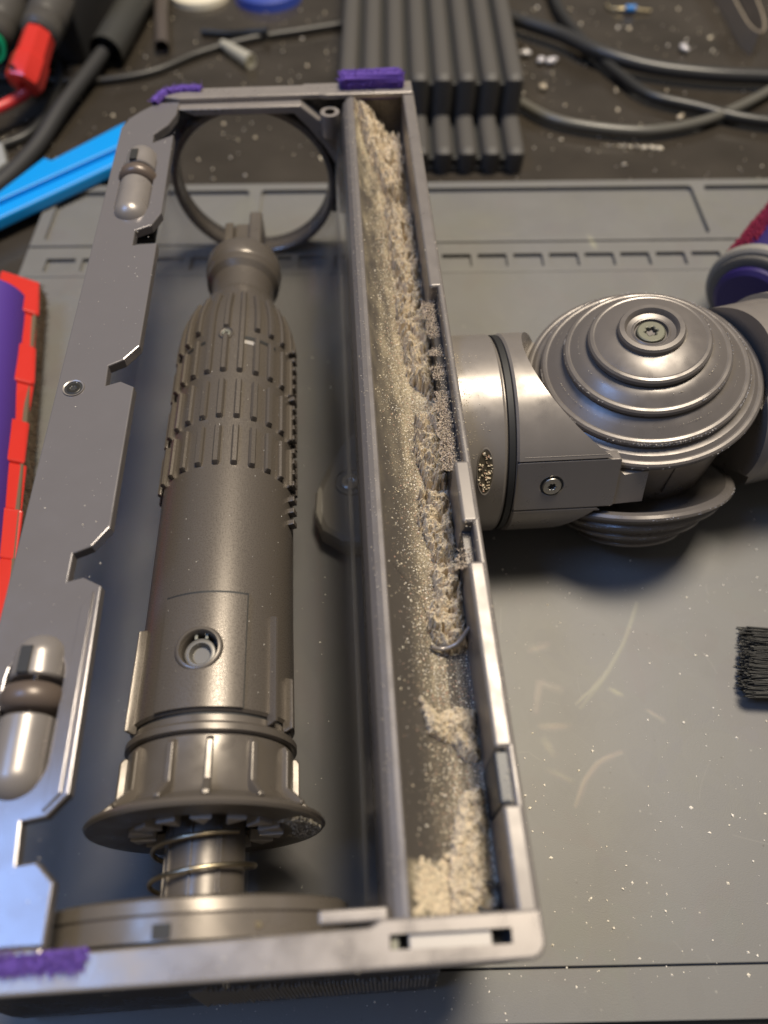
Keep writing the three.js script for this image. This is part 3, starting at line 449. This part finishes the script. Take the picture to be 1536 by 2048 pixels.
function clump(poly, height, rag, label, dens = 110) {
  let x0 = 99, x1 = -99, z0 = 999, z1 = -999; for (const [x, z] of poly) { x0 = Math.min(x0, x); x1 = Math.max(x1, x); z0 = Math.min(z0, z); z1 = Math.max(z1, z); }
  x0 -= 1; x1 += 1; z0 -= 1; z1 += 1;
  const t = thing('dust_clump', label, 'dust clump', [(x0 + x1) / 2, floorY((x0 + x1) / 2), (z0 + z1) / 2], TH, 'matted dust clumps in the channel');
  const step = 0.17, nx = Math.ceil((x1 - x0) / step), nz = Math.ceil((z1 - z0) / step), hs = new Float32Array((nx + 1) * (nz + 1));
  const hAt = (x, z) => { const p = [x, z]; const e = (inside(p, poly) ? 1 : -1) * edgeDist(p, poly) + rag * (0.9 * noise(x * 0.9, z * 0.9, 3) + 0.6 * noise(x * 2.6, z * 2.6, 5) + 0.35 * noise(x * 6, z * 6, 7)) + 0.3; if (e <= 0) return 0; const crev = rag < 0.4 ? 1 : 0.2 + 0.8 * sm(-0.62, -0.3, noise(x * 0.5, z * 0.33, 21) + 0.3 * noise(x * 1.4, z * 1.1, 22)); return crev * height * Math.min(1, Math.pow(e / 1.6, 0.45)) * (0.72 + 0.5 * fbm(x * 0.45, z * 0.45, 8, 3)) + Math.min(1, height / 3.5) * Math.min(1, e) * ((rag < 0.4 ? 0.7 : 1.1) * fbm(x * 1.3, z * 1.3, 4, 5) + 0.22 * noise(x * 4.5, z * 4.5, 9)); };
  const pos = [], col = [], idx = [];
  for (let j = 0; j <= nz; j++) for (let i = 0; i <= nx; i++) {
    const x = x0 + i * step, z = z0 + j * step, h = Math.max(0, hAt(x, z)); hs[j * (nx + 1) + i] = h;
    const pit = noise(x * 2.2, z * 2.2, 30), q = 0.5 + 0.5 * noise(x * 5, z * 5, 11), r = 0.5 + 0.5 * noise(x * 0.8, z * 0.8, 12);
    pos.push(Math.min(x, 23.6), floorY(Math.min(x, 21.9)) + h, z);
    const k = (0.75 + 0.4 * q) * (pit < -0.4 ? 0.35 : 1); col.push((0.76 + 0.05 * r) * k, 0.67 * k, (0.52 - 0.02 * r) * k);
  }
  for (let j = 0; j < nz; j++) for (let i = 0; i < nx; i++) { const a = j * (nx + 1) + i, s = [a, a + 1, a + nx + 1, a + nx + 2]; if (s.filter((q) => hs[q] > 0.05).length < 1) continue; idx.push(a, a + nx + 1, a + 1, a + 1, a + nx + 1, a + nx + 2); }
  const g = new THREE.BufferGeometry(); g.setAttribute('position', new THREE.Float32BufferAttribute(pos, 3)); g.setAttribute('color', new THREE.Float32BufferAttribute(col, 3)); g.setIndex(idx); g.computeVertexNormals();
  mk('dust_body', g, M.dust, t, { color: true });
  const area = (x1 - x0) * (z1 - z0), sp = [];
  for (let i = 0; i < area * dens; i++) { const x = rr(x0, Math.min(x1, 23.4)), z = rr(z0, z1), h = hAt(x, z); if (h > 0.05) sp.push([x, floorY(Math.min(x, 21.9)) + h + rr(-0.06, 0.2), z, 0.045 + 0.11 * rnd() * rnd(), DUSTC[Math.floor(rnd() * rnd() * 7)]]); }
  scatter('dust_grains', sp, t);
  // hairs and lint fibres
  const f = []; for (let i = 0; i < Math.min(240, area * 1.8); i++) { const x = rr(x0 + 1, Math.min(x1 - 1, 22.4)), z = rr(z0 + 1, z1 - 1), h = hAt(x, z); if (h < 0.3) continue; const y = floorY(Math.min(x, 21.9)) + h; const a = rnd() * 6.28, l = rr(0.7, 2); f.push(tube([[x, y - 0.1, z], [x + 0.5 * l * Math.cos(a), y + rr(0.2, 0.6), z + 0.5 * l * Math.sin(a)], [x + l * Math.cos(a + 0.7), y + rr(-0.1, 0.5), z + l * Math.sin(a + 0.7)]], 0.03, 6, 3)); }
  if (f.length) mk('lint_fibres', f, P({ color: lin(0.4, 0.35, 0.28), roughness: 1 }), t, { kind: 'stuff' });
}
const speck = new THREE.OctahedronGeometry(1, 0);
function scatter(name, spots, parent, mat = M.grain, label, turn = TH) {
  const o = originOf(parent), im = new THREE.InstancedMesh(speck, mat, spots.length), m = new THREE.Matrix4(), q = new THREE.Quaternion(), e = new THREE.Euler(), c = new THREE.Color();
  spots.forEach(([x, y, z, s, col], i) => {
    e.set(rnd() * 6, rnd() * 6, rnd() * 6); q.setFromEuler(e); s *= MM;
    m.compose(new THREE.Vector3((x - o[0]) * MM, (y - o[1]) * MM, (z - o[2]) * MM), q, new THREE.Vector3(s * rr(0.6, 1.4), s * rr(0.6, 1.2), s * rr(0.6, 1.4))); im.setMatrixAt(i, m); im.setColorAt(i, c.setRGB(...col));
  });
  im.name = parent ? name : numbered(name); im.userData.kind = 'stuff'; if (label) im.userData.label = label; im.castShadow = im.receiveShadow = true;
  if (parent) parent.add(im); else { im.rotation.y = turn; scene.add(im); }
  return im;
}
clump([[16.8, -29], [20.2, -30.2], [20.6, -24.3], [19.6, -17.5], [19.6, -12.5], [17.2, -8.9], [12.5, -8.9], [12.7, -14.6], [13.6, -19.5], [15.2, -24.6]], 4.5, 0.28, 'long pale dust clump at the near end of the channel beside the end plate');
clump([[6.4, -14.7], [8, -16.9], [10.4, -15.6], [12.4, -17.6], [12.6, -13], [12.3, -8.8], [5.8, -8.8], [6.2, -11.6]], 0.3, 1.1, 'thin flat dust patch in the near left corner of the channel', 90);
clump([[10.2, -46], [13.6, -43.9], [17.6, -46], [21.4, -45.4], [20.6, -41], [20.8, -35.8], [18.2, -36], [16.2, -38.9], [11.4, -39.8]], 4.5, 0.3, 'star shaped dust clump alone in the channel before the dark wall insert');
clump([[16.2, -78], [21.6, -80], [21.7, -72.6], [21.6, -64.1], [20.8, -59.6], [17.2, -58.6], [13.6, -62.4], [13.8, -66.4], [16, -70.5]], 6.5, 0.7, 'wedge of grey brown dust above the curved white rib in the channel');
clump([[15, -99], [21.6, -98], [21.7, -88.5], [21.6, -81], [17.4, -80.4], [14.2, -89]], 6.5, 0.8, 'small dust clump beside the raised block of the channel wall');
clump([[16, -121], [21.6, -126], [21.7, -115.8], [21.2, -102.2], [17.2, -101.4], [15, -110]], 8, 0.8, 'dark grey matted dust clump beside the hole in the neck');
clump([[14, -168], [21.6, -170], [21.7, -150], [20.8, -132], [15.6, -136], [14, -157]], 7, 0.9, 'dust clump by the start of the low ledge where neck meets channel');
clump([[13.6, -213], [21.4, -208], [21.6, -187], [21.6, -168], [16, -168], [13.4, -184]], 7, 1.1, 'long ragged ridge of dust between ring end and neck');
clump([[5.8, -252], [12, -254], [20.8, -251], [21.2, -240], [18.2, -217], [14, -217], [8.6, -236]], 7, 1.6, 'pale crumbling dust heap filling the far end of the channel', 34);
{ // grains on the channel slope
  const spots = [];
  for (let i = 0; i < 150000 && spots.length < 46000; i++) {
    const x = 5 + 16.8 * Math.sqrt(rnd()), z = rr(-254, -9), d = film(x, z) + (z > -45 ? 0.05 : 0.1);
    if (rnd() > 0.12 + 1.1 * d) continue;
    spots.push([x, floorY(x) + rr(0.02, 0.22), z, 0.07 + 0.17 * rnd() ** 3, DUSTC[Math.floor(rnd() * 7)]]);
  }
  scatter('fine_dust', spots, null, M.grain, 'fine tan dust grains coating the channel slope');
  const b = []; // pinkish dust packed on the low ledge, on the wall tops and lip
  for (let i = 0; i < 10000; i++) { const z = rnd() < 0.88 ? rr(-157, -99) : rr(-81, -72), n = noise(z * 0.12, 7) + 0.5 * noise(z * 0.5, 3) + (z < -136 || z > -124 ? 0.35 : -0.6); if (rnd() > n + 0.5) continue; b.push([rr(20.2, 24) - 0.9 * n + 0.8 * noise(z * 0.7, 11), (z < -90 ? 55.6 : 57) + rr(0, 0.25 + 0.6 * Math.max(0, n)), z, rr(0.05, 0.16), [[0.68, 0.58, 0.45], [0.6, 0.5, 0.38], [0.62, 0.52, 0.39], [0.22, 0.16, 0.13], [0.72, 0.6, 0.5]][Math.floor(rnd() * 5)]]); }
  for (let i = 0; i < 1500; i++) { const z = -8 - 246 * rnd(), n = 0.5 + 0.6 * noise(z * 0.08, 3); if (rnd() < n) b.push([rr(21.9, 25.5), 61.05, z, rr(0.05, 0.16), DUSTC[Math.floor(rnd() * 4)]]); }
  for (let i = 0; i < 500; i++) b.push([rr(1.6, 4.6), 61.2, rr(-250, -9), rr(0.04, 0.12), DUSTC[Math.floor(rnd() * 4)]]);
  for (let i = 0; i < 260; i++) { const a = rr(35, 100) * Math.PI / 180; b.push([26 + 9 * rnd() * rnd(), 29 + 28.05 * Math.sin(a), -131 + 28.05 * Math.cos(a), rr(0.06, 0.15), DUSTC[Math.floor(rnd() * 4)]]); }
  for (let i = 0; i < 230; i++) { const r = 2.6 * Math.sqrt(rnd()), a = rnd() * 6.28, hd = 31 * Math.PI / 180, u = r * Math.cos(a) * 0.72, v = r * Math.sin(a) * 2.1; if (noise(u * 1.2, v * 0.7, 5) < -0.1) continue; b.push([32.2 + u, 29 + 28.1 * Math.sin(hd) + v * Math.cos(hd), -131 + 28.1 * Math.cos(hd) - v * Math.sin(hd), rr(0.12, 0.4), DUSTC[Math.floor(rnd() * 6)]]); }
  for (let i = 0; i < 900; i++) { const a = rnd() * 6.28, [R, h] = [[27.4, 2.4], [21.6, 7.6], [15.6, 12.4], [9, 16.1], [24, 6.2], [18, 11.4]][Math.floor(rnd() * 6)]; if (noise(Math.cos(a) * 3 + R, Math.sin(a) * 3, 4) < -0.05) continue; const ux = R * Math.cos(a), uz = R * Math.sin(a); b.push([80.3 + 0.99 * ux - 0.139 * h, 43.4 + 0.99 * h + 0.139 * ux + 0.15, -138 + uz, rr(0.04, 0.12), DUSTC[Math.floor(rnd() * 4)]]); }
  scatter('settled_dust', b, null, M.grain, 'pinkish dust settled on the wall ledge and lip');
  const s = []; // stray specks on the sole, motor, end plate and mat
  for (let i = 0; i < 170; i++) s.push([rr(-72, -54), 61.05, rr(-240, -8), 0.05 + 0.14 * rnd() ** 3, DUSTC[6]]);
  for (let i = 0; i < 60; i++) s.push([rr(-50, 24), 61.65, rr(-7, -0.6), 0.04 + 0.1 * rnd() ** 2, DUSTC[2]]);
  for (let i = 0; i < 520; i++) { const z = 4 - 124 * rnd() ** 1.5; s.push([rr(28, 130), -0.25, z, 0.07 + 0.36 * rnd() ** 4 + (z > -40 ? 0.05 : 0), DUSTC[rnd() < 0.8 ? 6 : 2]]); }
  for (let i = 0; i < 90; i++) s.push([rr(-50, 27), -0.15, rr(0.5, 9), 0.06 + 0.24 * rnd() ** 3, DUSTC[6]]);
  for (let i = 0; i < 150; i++) { const a = rr(215, 330) * Math.PI / 180; s.push([-33.6 + 30.7 * Math.cos(a), 30.6 + 30.7 * Math.sin(a), rr(-200, -12), 0.05 + 0.2 * rnd() ** 3, DUSTC[6]]); }
  for (let i = 0; i < 120; i++) { const a = rr(30, 130) * Math.PI / 180, z = rr(-160, -50); s.push([AX + 17.7 * Math.cos(a), AY + 17.7 * Math.sin(a), z, 0.05 + 0.09 * rnd() ** 2, DUSTC[6]]); }
  for (let i = 0; i < 500; i++) { const a = rr(-40, 30) * Math.PI / 180, r = rr(17.5, 23.6); s.push([AX + r * Math.cos(a), AY + r * Math.sin(a), -27.7, rr(0.05, 0.14), DUSTC[Math.floor(rnd() * 4)]]); }
  scatter('stray_specks', s, null, M.grain, 'pale specks scattered over the mat and the housing');
}

// ------------------------------------------------------------------ things round the mat (millimetres, camera-side frame, no turn)
const redPlastic = P({ color: lin(0.62, 0.03, 0.02), roughness: 0.3, clearcoat: 0.6, clearcoatRoughness: 0.2 });
{ // roller with red flicker strip at the left
  const t = thing('brush_roller', 'purple roller with a red segmented strip lying left of the sole plate', 'brush roller', [-140, 0, -150]);
  const d = new THREE.Vector3(26, 0, 129).normalize(), n = [d.z, -d.x]; // along, across (to the right)
  const at_ = (s, o, y) => [-146 + d.x * s + n[0] * o, y, -216 + d.z * s + n[1] * o];
  mk('roller_body', turnOf([[0, 0], [12, 0], [13, 1], [13, 150]], at_(9, 1, 12), [d.x, 0, d.z], 60), P({ color: lin(0.075, 0.03, 0.26), roughness: 0.6 }), t);
  const ang = Math.atan2(d.x, d.z);
  for (let k = 0; k < 9; k++) {
    const s = k * 17.2; const g = rbox(-7, 7, -1.5, 1.5, 0, 17.6 + rr(-0.3, 0.5), 0.9, 5); displace(g, (x, y, z) => 0.7 * noise(x * 0.3, z * 0.25 + k * 5, 2) + 0.25 * noise(x * 1.2, z * 0.8, k));
    g.rotateZ(-0.6); g.rotateY(rr(-0.03, 0.03)); g.rotateX(rr(-0.03, 0.03)); g.rotateY(ang); const p = at_(s, 11.4, 14.2 - (k % 2) * 0.6); g.translate(...p); mk('red_segment', g, redPlastic, t);
  }
  const g = []; for (let i = 0; i < 900; i++) { const s = rr(0, 150); const p = at_(s, 17 + rr(-0.6, 0.6), rr(5, 11)); g.push(cyl(p, [n[0] * 0.7 + rr(-0.2, 0.2), rr(-0.6, 0.3), n[1] * 0.7 + rr(-0.4, 0.4)], 0.12, 0.06, rr(1, 2.2), 4)); }
  mk('bristle_edge', g, P({ color: lin(0.09, 0.06, 0.04), roughness: 1 }), t, { kind: 'stuff' });
  mk('bristle_strip', (() => { const q = rbox(-0.8, 0.8, -4, 4, 0, 150, 0.4); q.rotateY(ang); q.translate(...at_(0, 16.4, 8)); return q; })(), P({ color: lin(0.14, 0.1, 0.06), roughness: 1 }), t);
}
{ // second roller at the right
  const t = thing('brush_roller', 'purple roller end with crimson bristles and grey end ring by the right edge', 'brush roller', [140, 0, -210]);
  const d = new THREE.Vector3(0.62, 0.03, -0.78).normalize(), o = [134, 18, -208], D = [d.x, d.y, d.z];
  mk('roller_body', turnOf([[0, 0], [15, 0], [15.6, 0.8], [16.4, 90]], o, D, 60), P({ color: lin(0.022, 0.013, 0.10), roughness: 0.45 }), t);
  mk('roller_tip', turnOf([[0, -9], [11, -9], [12.6, -8], [13.2, -3], [13, 0]], o, D, 50), P({ color: lin(0.022, 0.013, 0.10), roughness: 0.45 }), t);
  const q = (s, a, r) => { const nx = -d.z, nz = d.x, l = Math.hypot(nx, nz); return [o[0] + d.x * s + nx / l * r * Math.cos(a), o[1] + r * Math.sin(a), o[2] + d.z * s + nz / l * r * Math.sin(0) + nz / l * r * Math.cos(a)]; };
  const g = []; for (let i = 0; i < 3200; i++) { const s = rr(4, 92), a = rr(2.15, 2.85), p = q(s, a, 14.6); const e = q(s, a, 15.6); g.push(cyl(p, [e[0] - p[0] + rr(-0.3, 0.3), e[1] - p[1], e[2] - p[2] + rr(-0.3, 0.3)], 0.3, 0.16, rr(1.6, 3), 4)); }
  mk('bristle_row', g, P({ color: lin(0.24, 0.012, 0.05), roughness: 0.9 }), t, { kind: 'stuff', label: 'row of crimson bristles' });
  mk('end_ring', turnOf([[13, -3.5], [16.6, -3.5], [17.6, -2.8], [18, -0.4], [17, 0.4]], o, D, 60), P({ color: lin(0.24, 0.225, 0.20), roughness: 0.45 }), t);
  mk('end_ring', turnOf([[12.6, -6], [14.6, -6], [15.6, -5.4], [15.6, -3]], o, D, 60), P({ color: lin(0.10, 0.095, 0.09), roughness: 0.45 }), t);
}
{ // bristle tip of a cleaning brush
  const t = thing('cleaning_brush', 'black bristle head of a small brush reaching in from the right edge', 'brush', [106, 0, -74]);
  const g = []; for (let i = 0; i < 620; i++) { const u = rnd(), y = rr(0.6, 7), z = -83 + 17.5 * u + 0.8 * (y - 3), x = 97 + 5.6 * (1 - u) + rr(-1.4, 1.2), b = rr(-1.2, 1.2), c = rr(-0.6, 0.6); g.push(tube([[x, Math.max(0.3, y * 0.85 + c), z + b], [x + 9, y * 0.85 + 0.3, z + 0.3 * b + 0.4], [x + 28, y * 0.85 + 1.2, z + 1.4]], rr(0.13, 0.2), 6, 5)); }
  mk('bristles', g, P({ color: lin(0.04, 0.039, 0.037), roughness: 0.35 }), t, { kind: 'stuff' });
  mk('ferrule', rbox(124, 140, 0, 10, -84, -62, 2), M.black, t);
}
{ // blue pry tool
  const t = thing('pry_tool', 'bright blue plastic tool lying across the back left corner of the mat', 'hand tool', [-140, 1, -290]);
  const blue = P({ color: lin(0.0, 0.29, 0.78), roughness: 0.42 });
  const bl = extY([[-215, -214], [-116, -309], [-108, -318], [-104, -352], [-124, -338], [-149, -309], [-153, -311], [-166, -285], [-215, -245]].reverse(), 0.6, 6, 1.2);
  mk('tool_body', bl, blue, t); mk('tool_ridge', extY([[-215, -231], [-140, -304], [-110, -333], [-108, -326], [-215, -225]].reverse(), 5.6, 8.4, 1), blue, t);
}
const dz = -4;
{ // bench power supply with its plugs
  const t = thing('power_supply', 'black bench power supply with two terminal posts at the back left', 'power supply', [-205, dz, -460]);
  mk('case', rbox(-270, -158, dz, 90, -540, -413, 2), P({ color: lin(0.02, 0.02, 0.022), roughness: 0.45 }), t);
  for (const [x, y] of [[-165, 27], [-188, 26]]) mk('terminal_post', turnOf([[0, 34], [6.5, 34], [8.6, 32], [9, 24], [8.2, 22], [9.4, 18], [9.4, 0]], [x, y, -413], [0, -0.05, 1], 30), P({ color: lin(0.07, 0.065, 0.06), roughness: 0.4 }), t);
  mk('indicator', cyl([-184, 44, -413], [0, 0, 1], 1.2, 1.2, 1, 12), redPlastic, t);
  const p = thing('banana_plug', 'red banana plug with a red lead in the front terminal post', 'plug', [-168, 20, -368]);
  const d = new THREE.Vector3(-0.22, -0.42, 0.9).normalize(), b = mk('plug_body', turnOf([[0, 0], [6.2, 0], [6.9, 1.2], [7.4, 14], [8.2, 15], [8.4, 25], [7.6, 27.5], [2.2, 28], [2, 25], [0, 25]], [-164.5, 26, -380], [d.x, d.y, d.z], 8, 0.4), redPlastic, p);
  mk('plug_hole', cyl([-166.6 - 5.2, 22.8, -354.6], [-0.4, 0.2, 0.9], 1.7, 1.7, 0.5, 14), M.black, b);
  mk('lead', tube([[-168, 14, -360], [-172, 10, -358], [-178, 8, -354], [-190, 7, -343], [-215, 5, -322]], 2.6, 40, 10), P({ color: lin(0.6, 0.04, 0.04), roughness: 0.35 }), p);
  const gp = thing('banana_plug', 'green banana plug at the left edge', 'plug', [-188, 22, -376]);
  mk('plug_body', turnOf([[2.4, 0], [5.6, 0], [6.4, 0.8], [6.6, 8], [5, 8]], [-187.5, 23, -376], [0.25, 0.25, 0.9], 24), P({ color: lin(0.0, 0.26, 0.12), roughness: 0.4 }), gp);
}
function cable(label, pts, r, col, rough = 0.4) { const t = thing('cable', label, 'cable', pts[Math.floor(pts.length / 2)]); mk('sleeve', tube(pts, r, 110, 12), P({ color: lin(...col), roughness: rough }), t); return t; }
cable('thick black braided cable running diagonally at the back left', [[-126, 4, -540], [-134, 4, -492], [-143, 4, -448], [-148, 4, -408], [-157, 3, -360], [-164, 0, -326], [-176, 0, -292], [-200, 0, -262]], 3.6, [0.03, 0.03, 0.032], 0.6);
cable('thin black cable curving across the bench behind the ring', [[-240, -2, -400], [-200, -2, -396.5], [-176, -2, -393.8], [-152, -2, -392.5], [-123, -2, -401.5], [-100, -2, -422], [-74, -2, -437.8], [-47, -2, -447], [-22, -2, -455.5], [10, -2, -466]], 1.9, [0.03, 0.028, 0.026]);
cable('short thin black wire end lying against the curving cable', [[-102, -2, -446], [-88, -2, -444], [-74, 0, -441], [-64, 1, -440.5]], 1.9, [0.02, 0.02, 0.02]);
cable('dark cable loop at the far left below the red lead', [[-215, -1.5, -312], [-182, -1.5, -332], [-171, -1.5, -343], [-167, -1.5, -365], [-167.6, -1.5, -390], [-176, -1.5, -420]], 2.2, [0.02, 0.02, 0.02]);
cable('thick black cable sweeping right from behind the slotted rack', [[40, 3, -480], [62, 3, -458], [78, 3, -445.3], [95.7, 3, -432], [114, 3, -412], [138, 2, -399], [167, 2, -391.4], [196, 2, -388.7], [260, 2, -384]], 3.6, [0.035, 0.035, 0.036], 0.34);
cable('black cable dropping from the top and crossing the pale loop', [[99, 0, -520], [99.7, 0, -480], [101.6, 0, -461], [111, 0, -424], [122.5, 0, -395], [134, 0, -375], [156, 0, -363.4], [174, 0, -354], [200, 0, -348], [250, 0, -344]], 2.6, [0.03, 0.03, 0.03], 0.34);
cable('grey glossy cable loop nearest the mat on the right', [[50, 0, -388], [58, 0, -380], [67.8, 0, -368.5], [81, 0, -354], [99, 0, -346], [127, 0, -342.4], [153, 0, -350], [176, 0, -364], [194, 0, -378], [240, 0, -420]], 2.4, [0.12, 0.115, 0.10], 0.28);
{ // slotted rack
  const t = thing('slotted_rack', 'black stepped rack of eight upright rounded slats behind the mat', 'rack', [22, dz, -390]);
  const m = P({ color: lin(0.07, 0.065, 0.06), roughness: 0.62 });
  for (let k = 0; k < 8; k++) { const x = -16.4 + k * 10.9; mk('slat', extX([[-314, dz], [-313, 6], [-316, 7.4], [-343, 7.4], [-343, 23], [-346, 24.6], [-520, 24.6], [-520, dz]], x - 4.3, x + 4.3, 3.6, 5), m, t); }
  mk('base_plate', rbox(-19, 63, dz, -1.5, -516, -315, 0.6), M.black, t);
  mk('back_web', [rbox(-18, 62, dz, 20, -516, -346, 0.6), rbox(-18, 62, dz, 2.5, -344, -315.5, 0.6)], M.black, t);
}
{ // offcuts of heat shrink, clear sleeve and small parts
  const hs = (label, pts, r, col) => { const t = thing('shrink_tube', label, 'tube', pts[1], 0, 'pieces of heat shrink tube'); const c = new THREE.CatmullRomCurve3(pts.map((p) => new THREE.Vector3(...p))); const o = new THREE.TubeGeometry(c, 30, r, 20), i = new THREE.TubeGeometry(c, 30, r * 0.8, 20); mk('tube_wall', [o, i], P({ color: lin(...col), roughness: 0.4 }), t); };
  hs('wide grey black shrink tube under the braided cable', [[-134, 5, -520], [-140, 5, -470], [-146, 4, -409]], 8.5, [0.045, 0.045, 0.042]);
  hs('narrow brown shrink tube right of the braided cable', [[-132, 1, -520], [-129, 1, -478], [-120, 0, -424]], 3.8, [0.085, 0.07, 0.062]);
  const c1 = thing('clear_sleeve', 'small clear plastic sleeve on the bench behind the ring', 'plastic bit', [-78, dz, -418]);
  mk('sleeve', turnOf([[2.2, 0], [3, 9], [3.8, 26], [3.2, 26], [2.4, 9], [1.8, 0]], [-88, -0.4, -429], [17, -0.02, 19], 20), P({ color: lin(0.8, 0.78, 0.7), transmission: 0.6, thickness: 0, roughness: 0.3 }), c1);
  const w = thing('white_lid', 'round cream lid cut off by the top edge left of the rack', 'lid', [-110, dz, -494]);
  mk('lid_shell', turnOf([[0, 4], [15, 4], [17, 3], [17.4, 0], [16, 0], [15.4, 2.4], [0, 2.6]], [-110, dz, -494], [0, 1, 0], 40), P({ color: lin(0.72, 0.66, 0.52), roughness: 0.5 }), w);
  const b = thing('blue_cap', 'blue round cap at the top edge beside the cream lid', 'cap', [-69, dz, -494]);
  mk('cap_shell', turnOf([[0, 6], [16, 6], [19, 4.4], [20, 0], [18, 0]], [-69, dz, -493], [0, 1, 0], 40), P({ color: lin(0.03, 0.06, 0.32), roughness: 0.5 }), b);
  const r = thing('resistor', 'tiny resistor with a blue body and bent leads at the top right', 'resistor', [142, dz, -474]);
  mk('resistor_body', turnOf([[0.4, -3], [1.9, -2.6], [2.1, -1.6], [1.7, -1], [1.7, 1], [2.1, 1.6], [1.9, 2.6], [0.4, 3]], [143, -1.8, -473.6], [1, 0, 0], 20, 1), P({ color: lin(0.04, 0.22, 0.6), roughness: 0.4 }), r);
  mk('lead', [tube([[140, -2, -474], [136, -2.4, -474.6], [132, -3, -477], [131, -3, -482]], 0.75, 20, 8), tube([[146, -2, -473.6], [150, -2.6, -473.4], [155, -3, -473.8]], 0.75, 16, 8)], P({ color: lin(0.55, 0.47, 0.3), metalness: 0.8, roughness: 0.4 }), r);
  const band = thing('metal_loop', 'thin beige metal loop standing on edge in the top right corner', 'loop', [203, dz, -455]);
  { const pts = [[196, 0, -520], [197.5, 0, -470], [197.2, 0, -450], [197.8, 0, -432], [200.6, 0, -425.5], [203.6, 0, -428], [207, 0, -440], [210, 0, -465], [213, 0, -520]].map((p) => new THREE.Vector3(...p)), c = new THREE.CatmullRomCurve3(pts), n = 80, pos = [], idx = [];
    for (let i = 0; i <= n; i++) { const p = c.getPoint(i / n), t = c.getTangent(i / n), nx = t.z, nz = -t.x, l = Math.hypot(nx, nz); for (const [o, y] of [[-0.5, dz], [-0.5, 7], [0.5, 7], [0.5, dz]]) pos.push(p.x + nx / l * o, y, p.z + nz / l * o); }
    for (let i = 0; i < n; i++) for (let k = 0; k < 4; k++) { const a = i * 4 + k, q = i * 4 + (k + 1) % 4; idx.push(a, a + 4, q, q, a + 4, q + 4); }
    let g = new THREE.BufferGeometry(); g.setAttribute('position', new THREE.Float32BufferAttribute(pos, 3)); g.setIndex(idx); g = toCreasedNormals(g, 0.5); mk('loop_strip', g, P({ color: lin(0.4, 0.34, 0.27), metalness: 0.4, roughness: 0.4 }), band); }
  const bead = (label, x, z, s, col) => { const t = thing('plastic_bead', label, 'bead', [x, dz, z], 0, 'small clear and pale bits on the bench'); let g = mergeVertices(clean(new THREE.IcosahedronGeometry(s * 0.85, 1)), 1e-3); g = mergeVertices((g.deleteAttribute('normal'), g.deleteAttribute('uv'), g)); g.computeVertexNormals(); displace(g, (a, b, c) => s * 0.45 * noise(a * 0.9 + x, b * 0.9, c * 0.9 + z)); g.scale(1, 0.7, 1.3); g.rotateY(x); g.translate(x, dz + s * 0.8, z); mk('bead_body', g, P({ color: lin(...col), roughness: 0.12, clearcoat: 1 }), t); };
  bead('pale clear bead touching the right side of the rack', 76.5, -422.5, 2.6, [0.5, 0.48, 0.48]);
  bead('left one of two white beads right of the rack', 84.4, -415, 2.4, [0.55, 0.53, 0.55]);
  bead('right one of two white beads right of the rack', 90, -414, 2.6, [0.55, 0.53, 0.55]);
  bead('white oblong bead above the thick cable at right', 163.9, -428, 2.6, [0.6, 0.58, 0.6]);
  bead('beige crumb left of the thick cable below the beads', 82, -388, 2, [0.45, 0.38, 0.28]);
  bead('beige crumb inside the grey cable loop', 147, -360, 1.8, [0.45, 0.38, 0.28]);
  const gw = thing('grey_handle', 'pale grey tool tip poking in at the left edge', 'tool tip', [-182, -2, -318]);
  mk('tip_body', extY([[-171.8, -313], [-178, -328], [-215, -330], [-215, -290], [-175, -307]], -3.8, 3, 1), P({ color: lin(0.3, 0.31, 0.31), roughness: 0.4 }), gw);
  const s = []; for (let i = 0; i < 520; i++) s.push([rr(-200, 230), dz + 0.3, rr(-480, -304), 0.3 + 0.9 * rnd() ** 4, DUSTC[[0, 2, 6, 1][Math.floor(rnd() * 4)]]]);
  for (let i = 0; i < 26; i++) s.push([105 + i * 1.1 + rr(-1, 1), dz + 0.5, -337 + i * 0.14 + rr(-0.8, 0.8), 0.35 + 0.7 * i / 26, DUSTC[2]]);
  scatter('bench_crumbs', s, null, M.grain, 'small crumbs scattered over the dark bench', 0);
}
renderer.render(scene, camera);
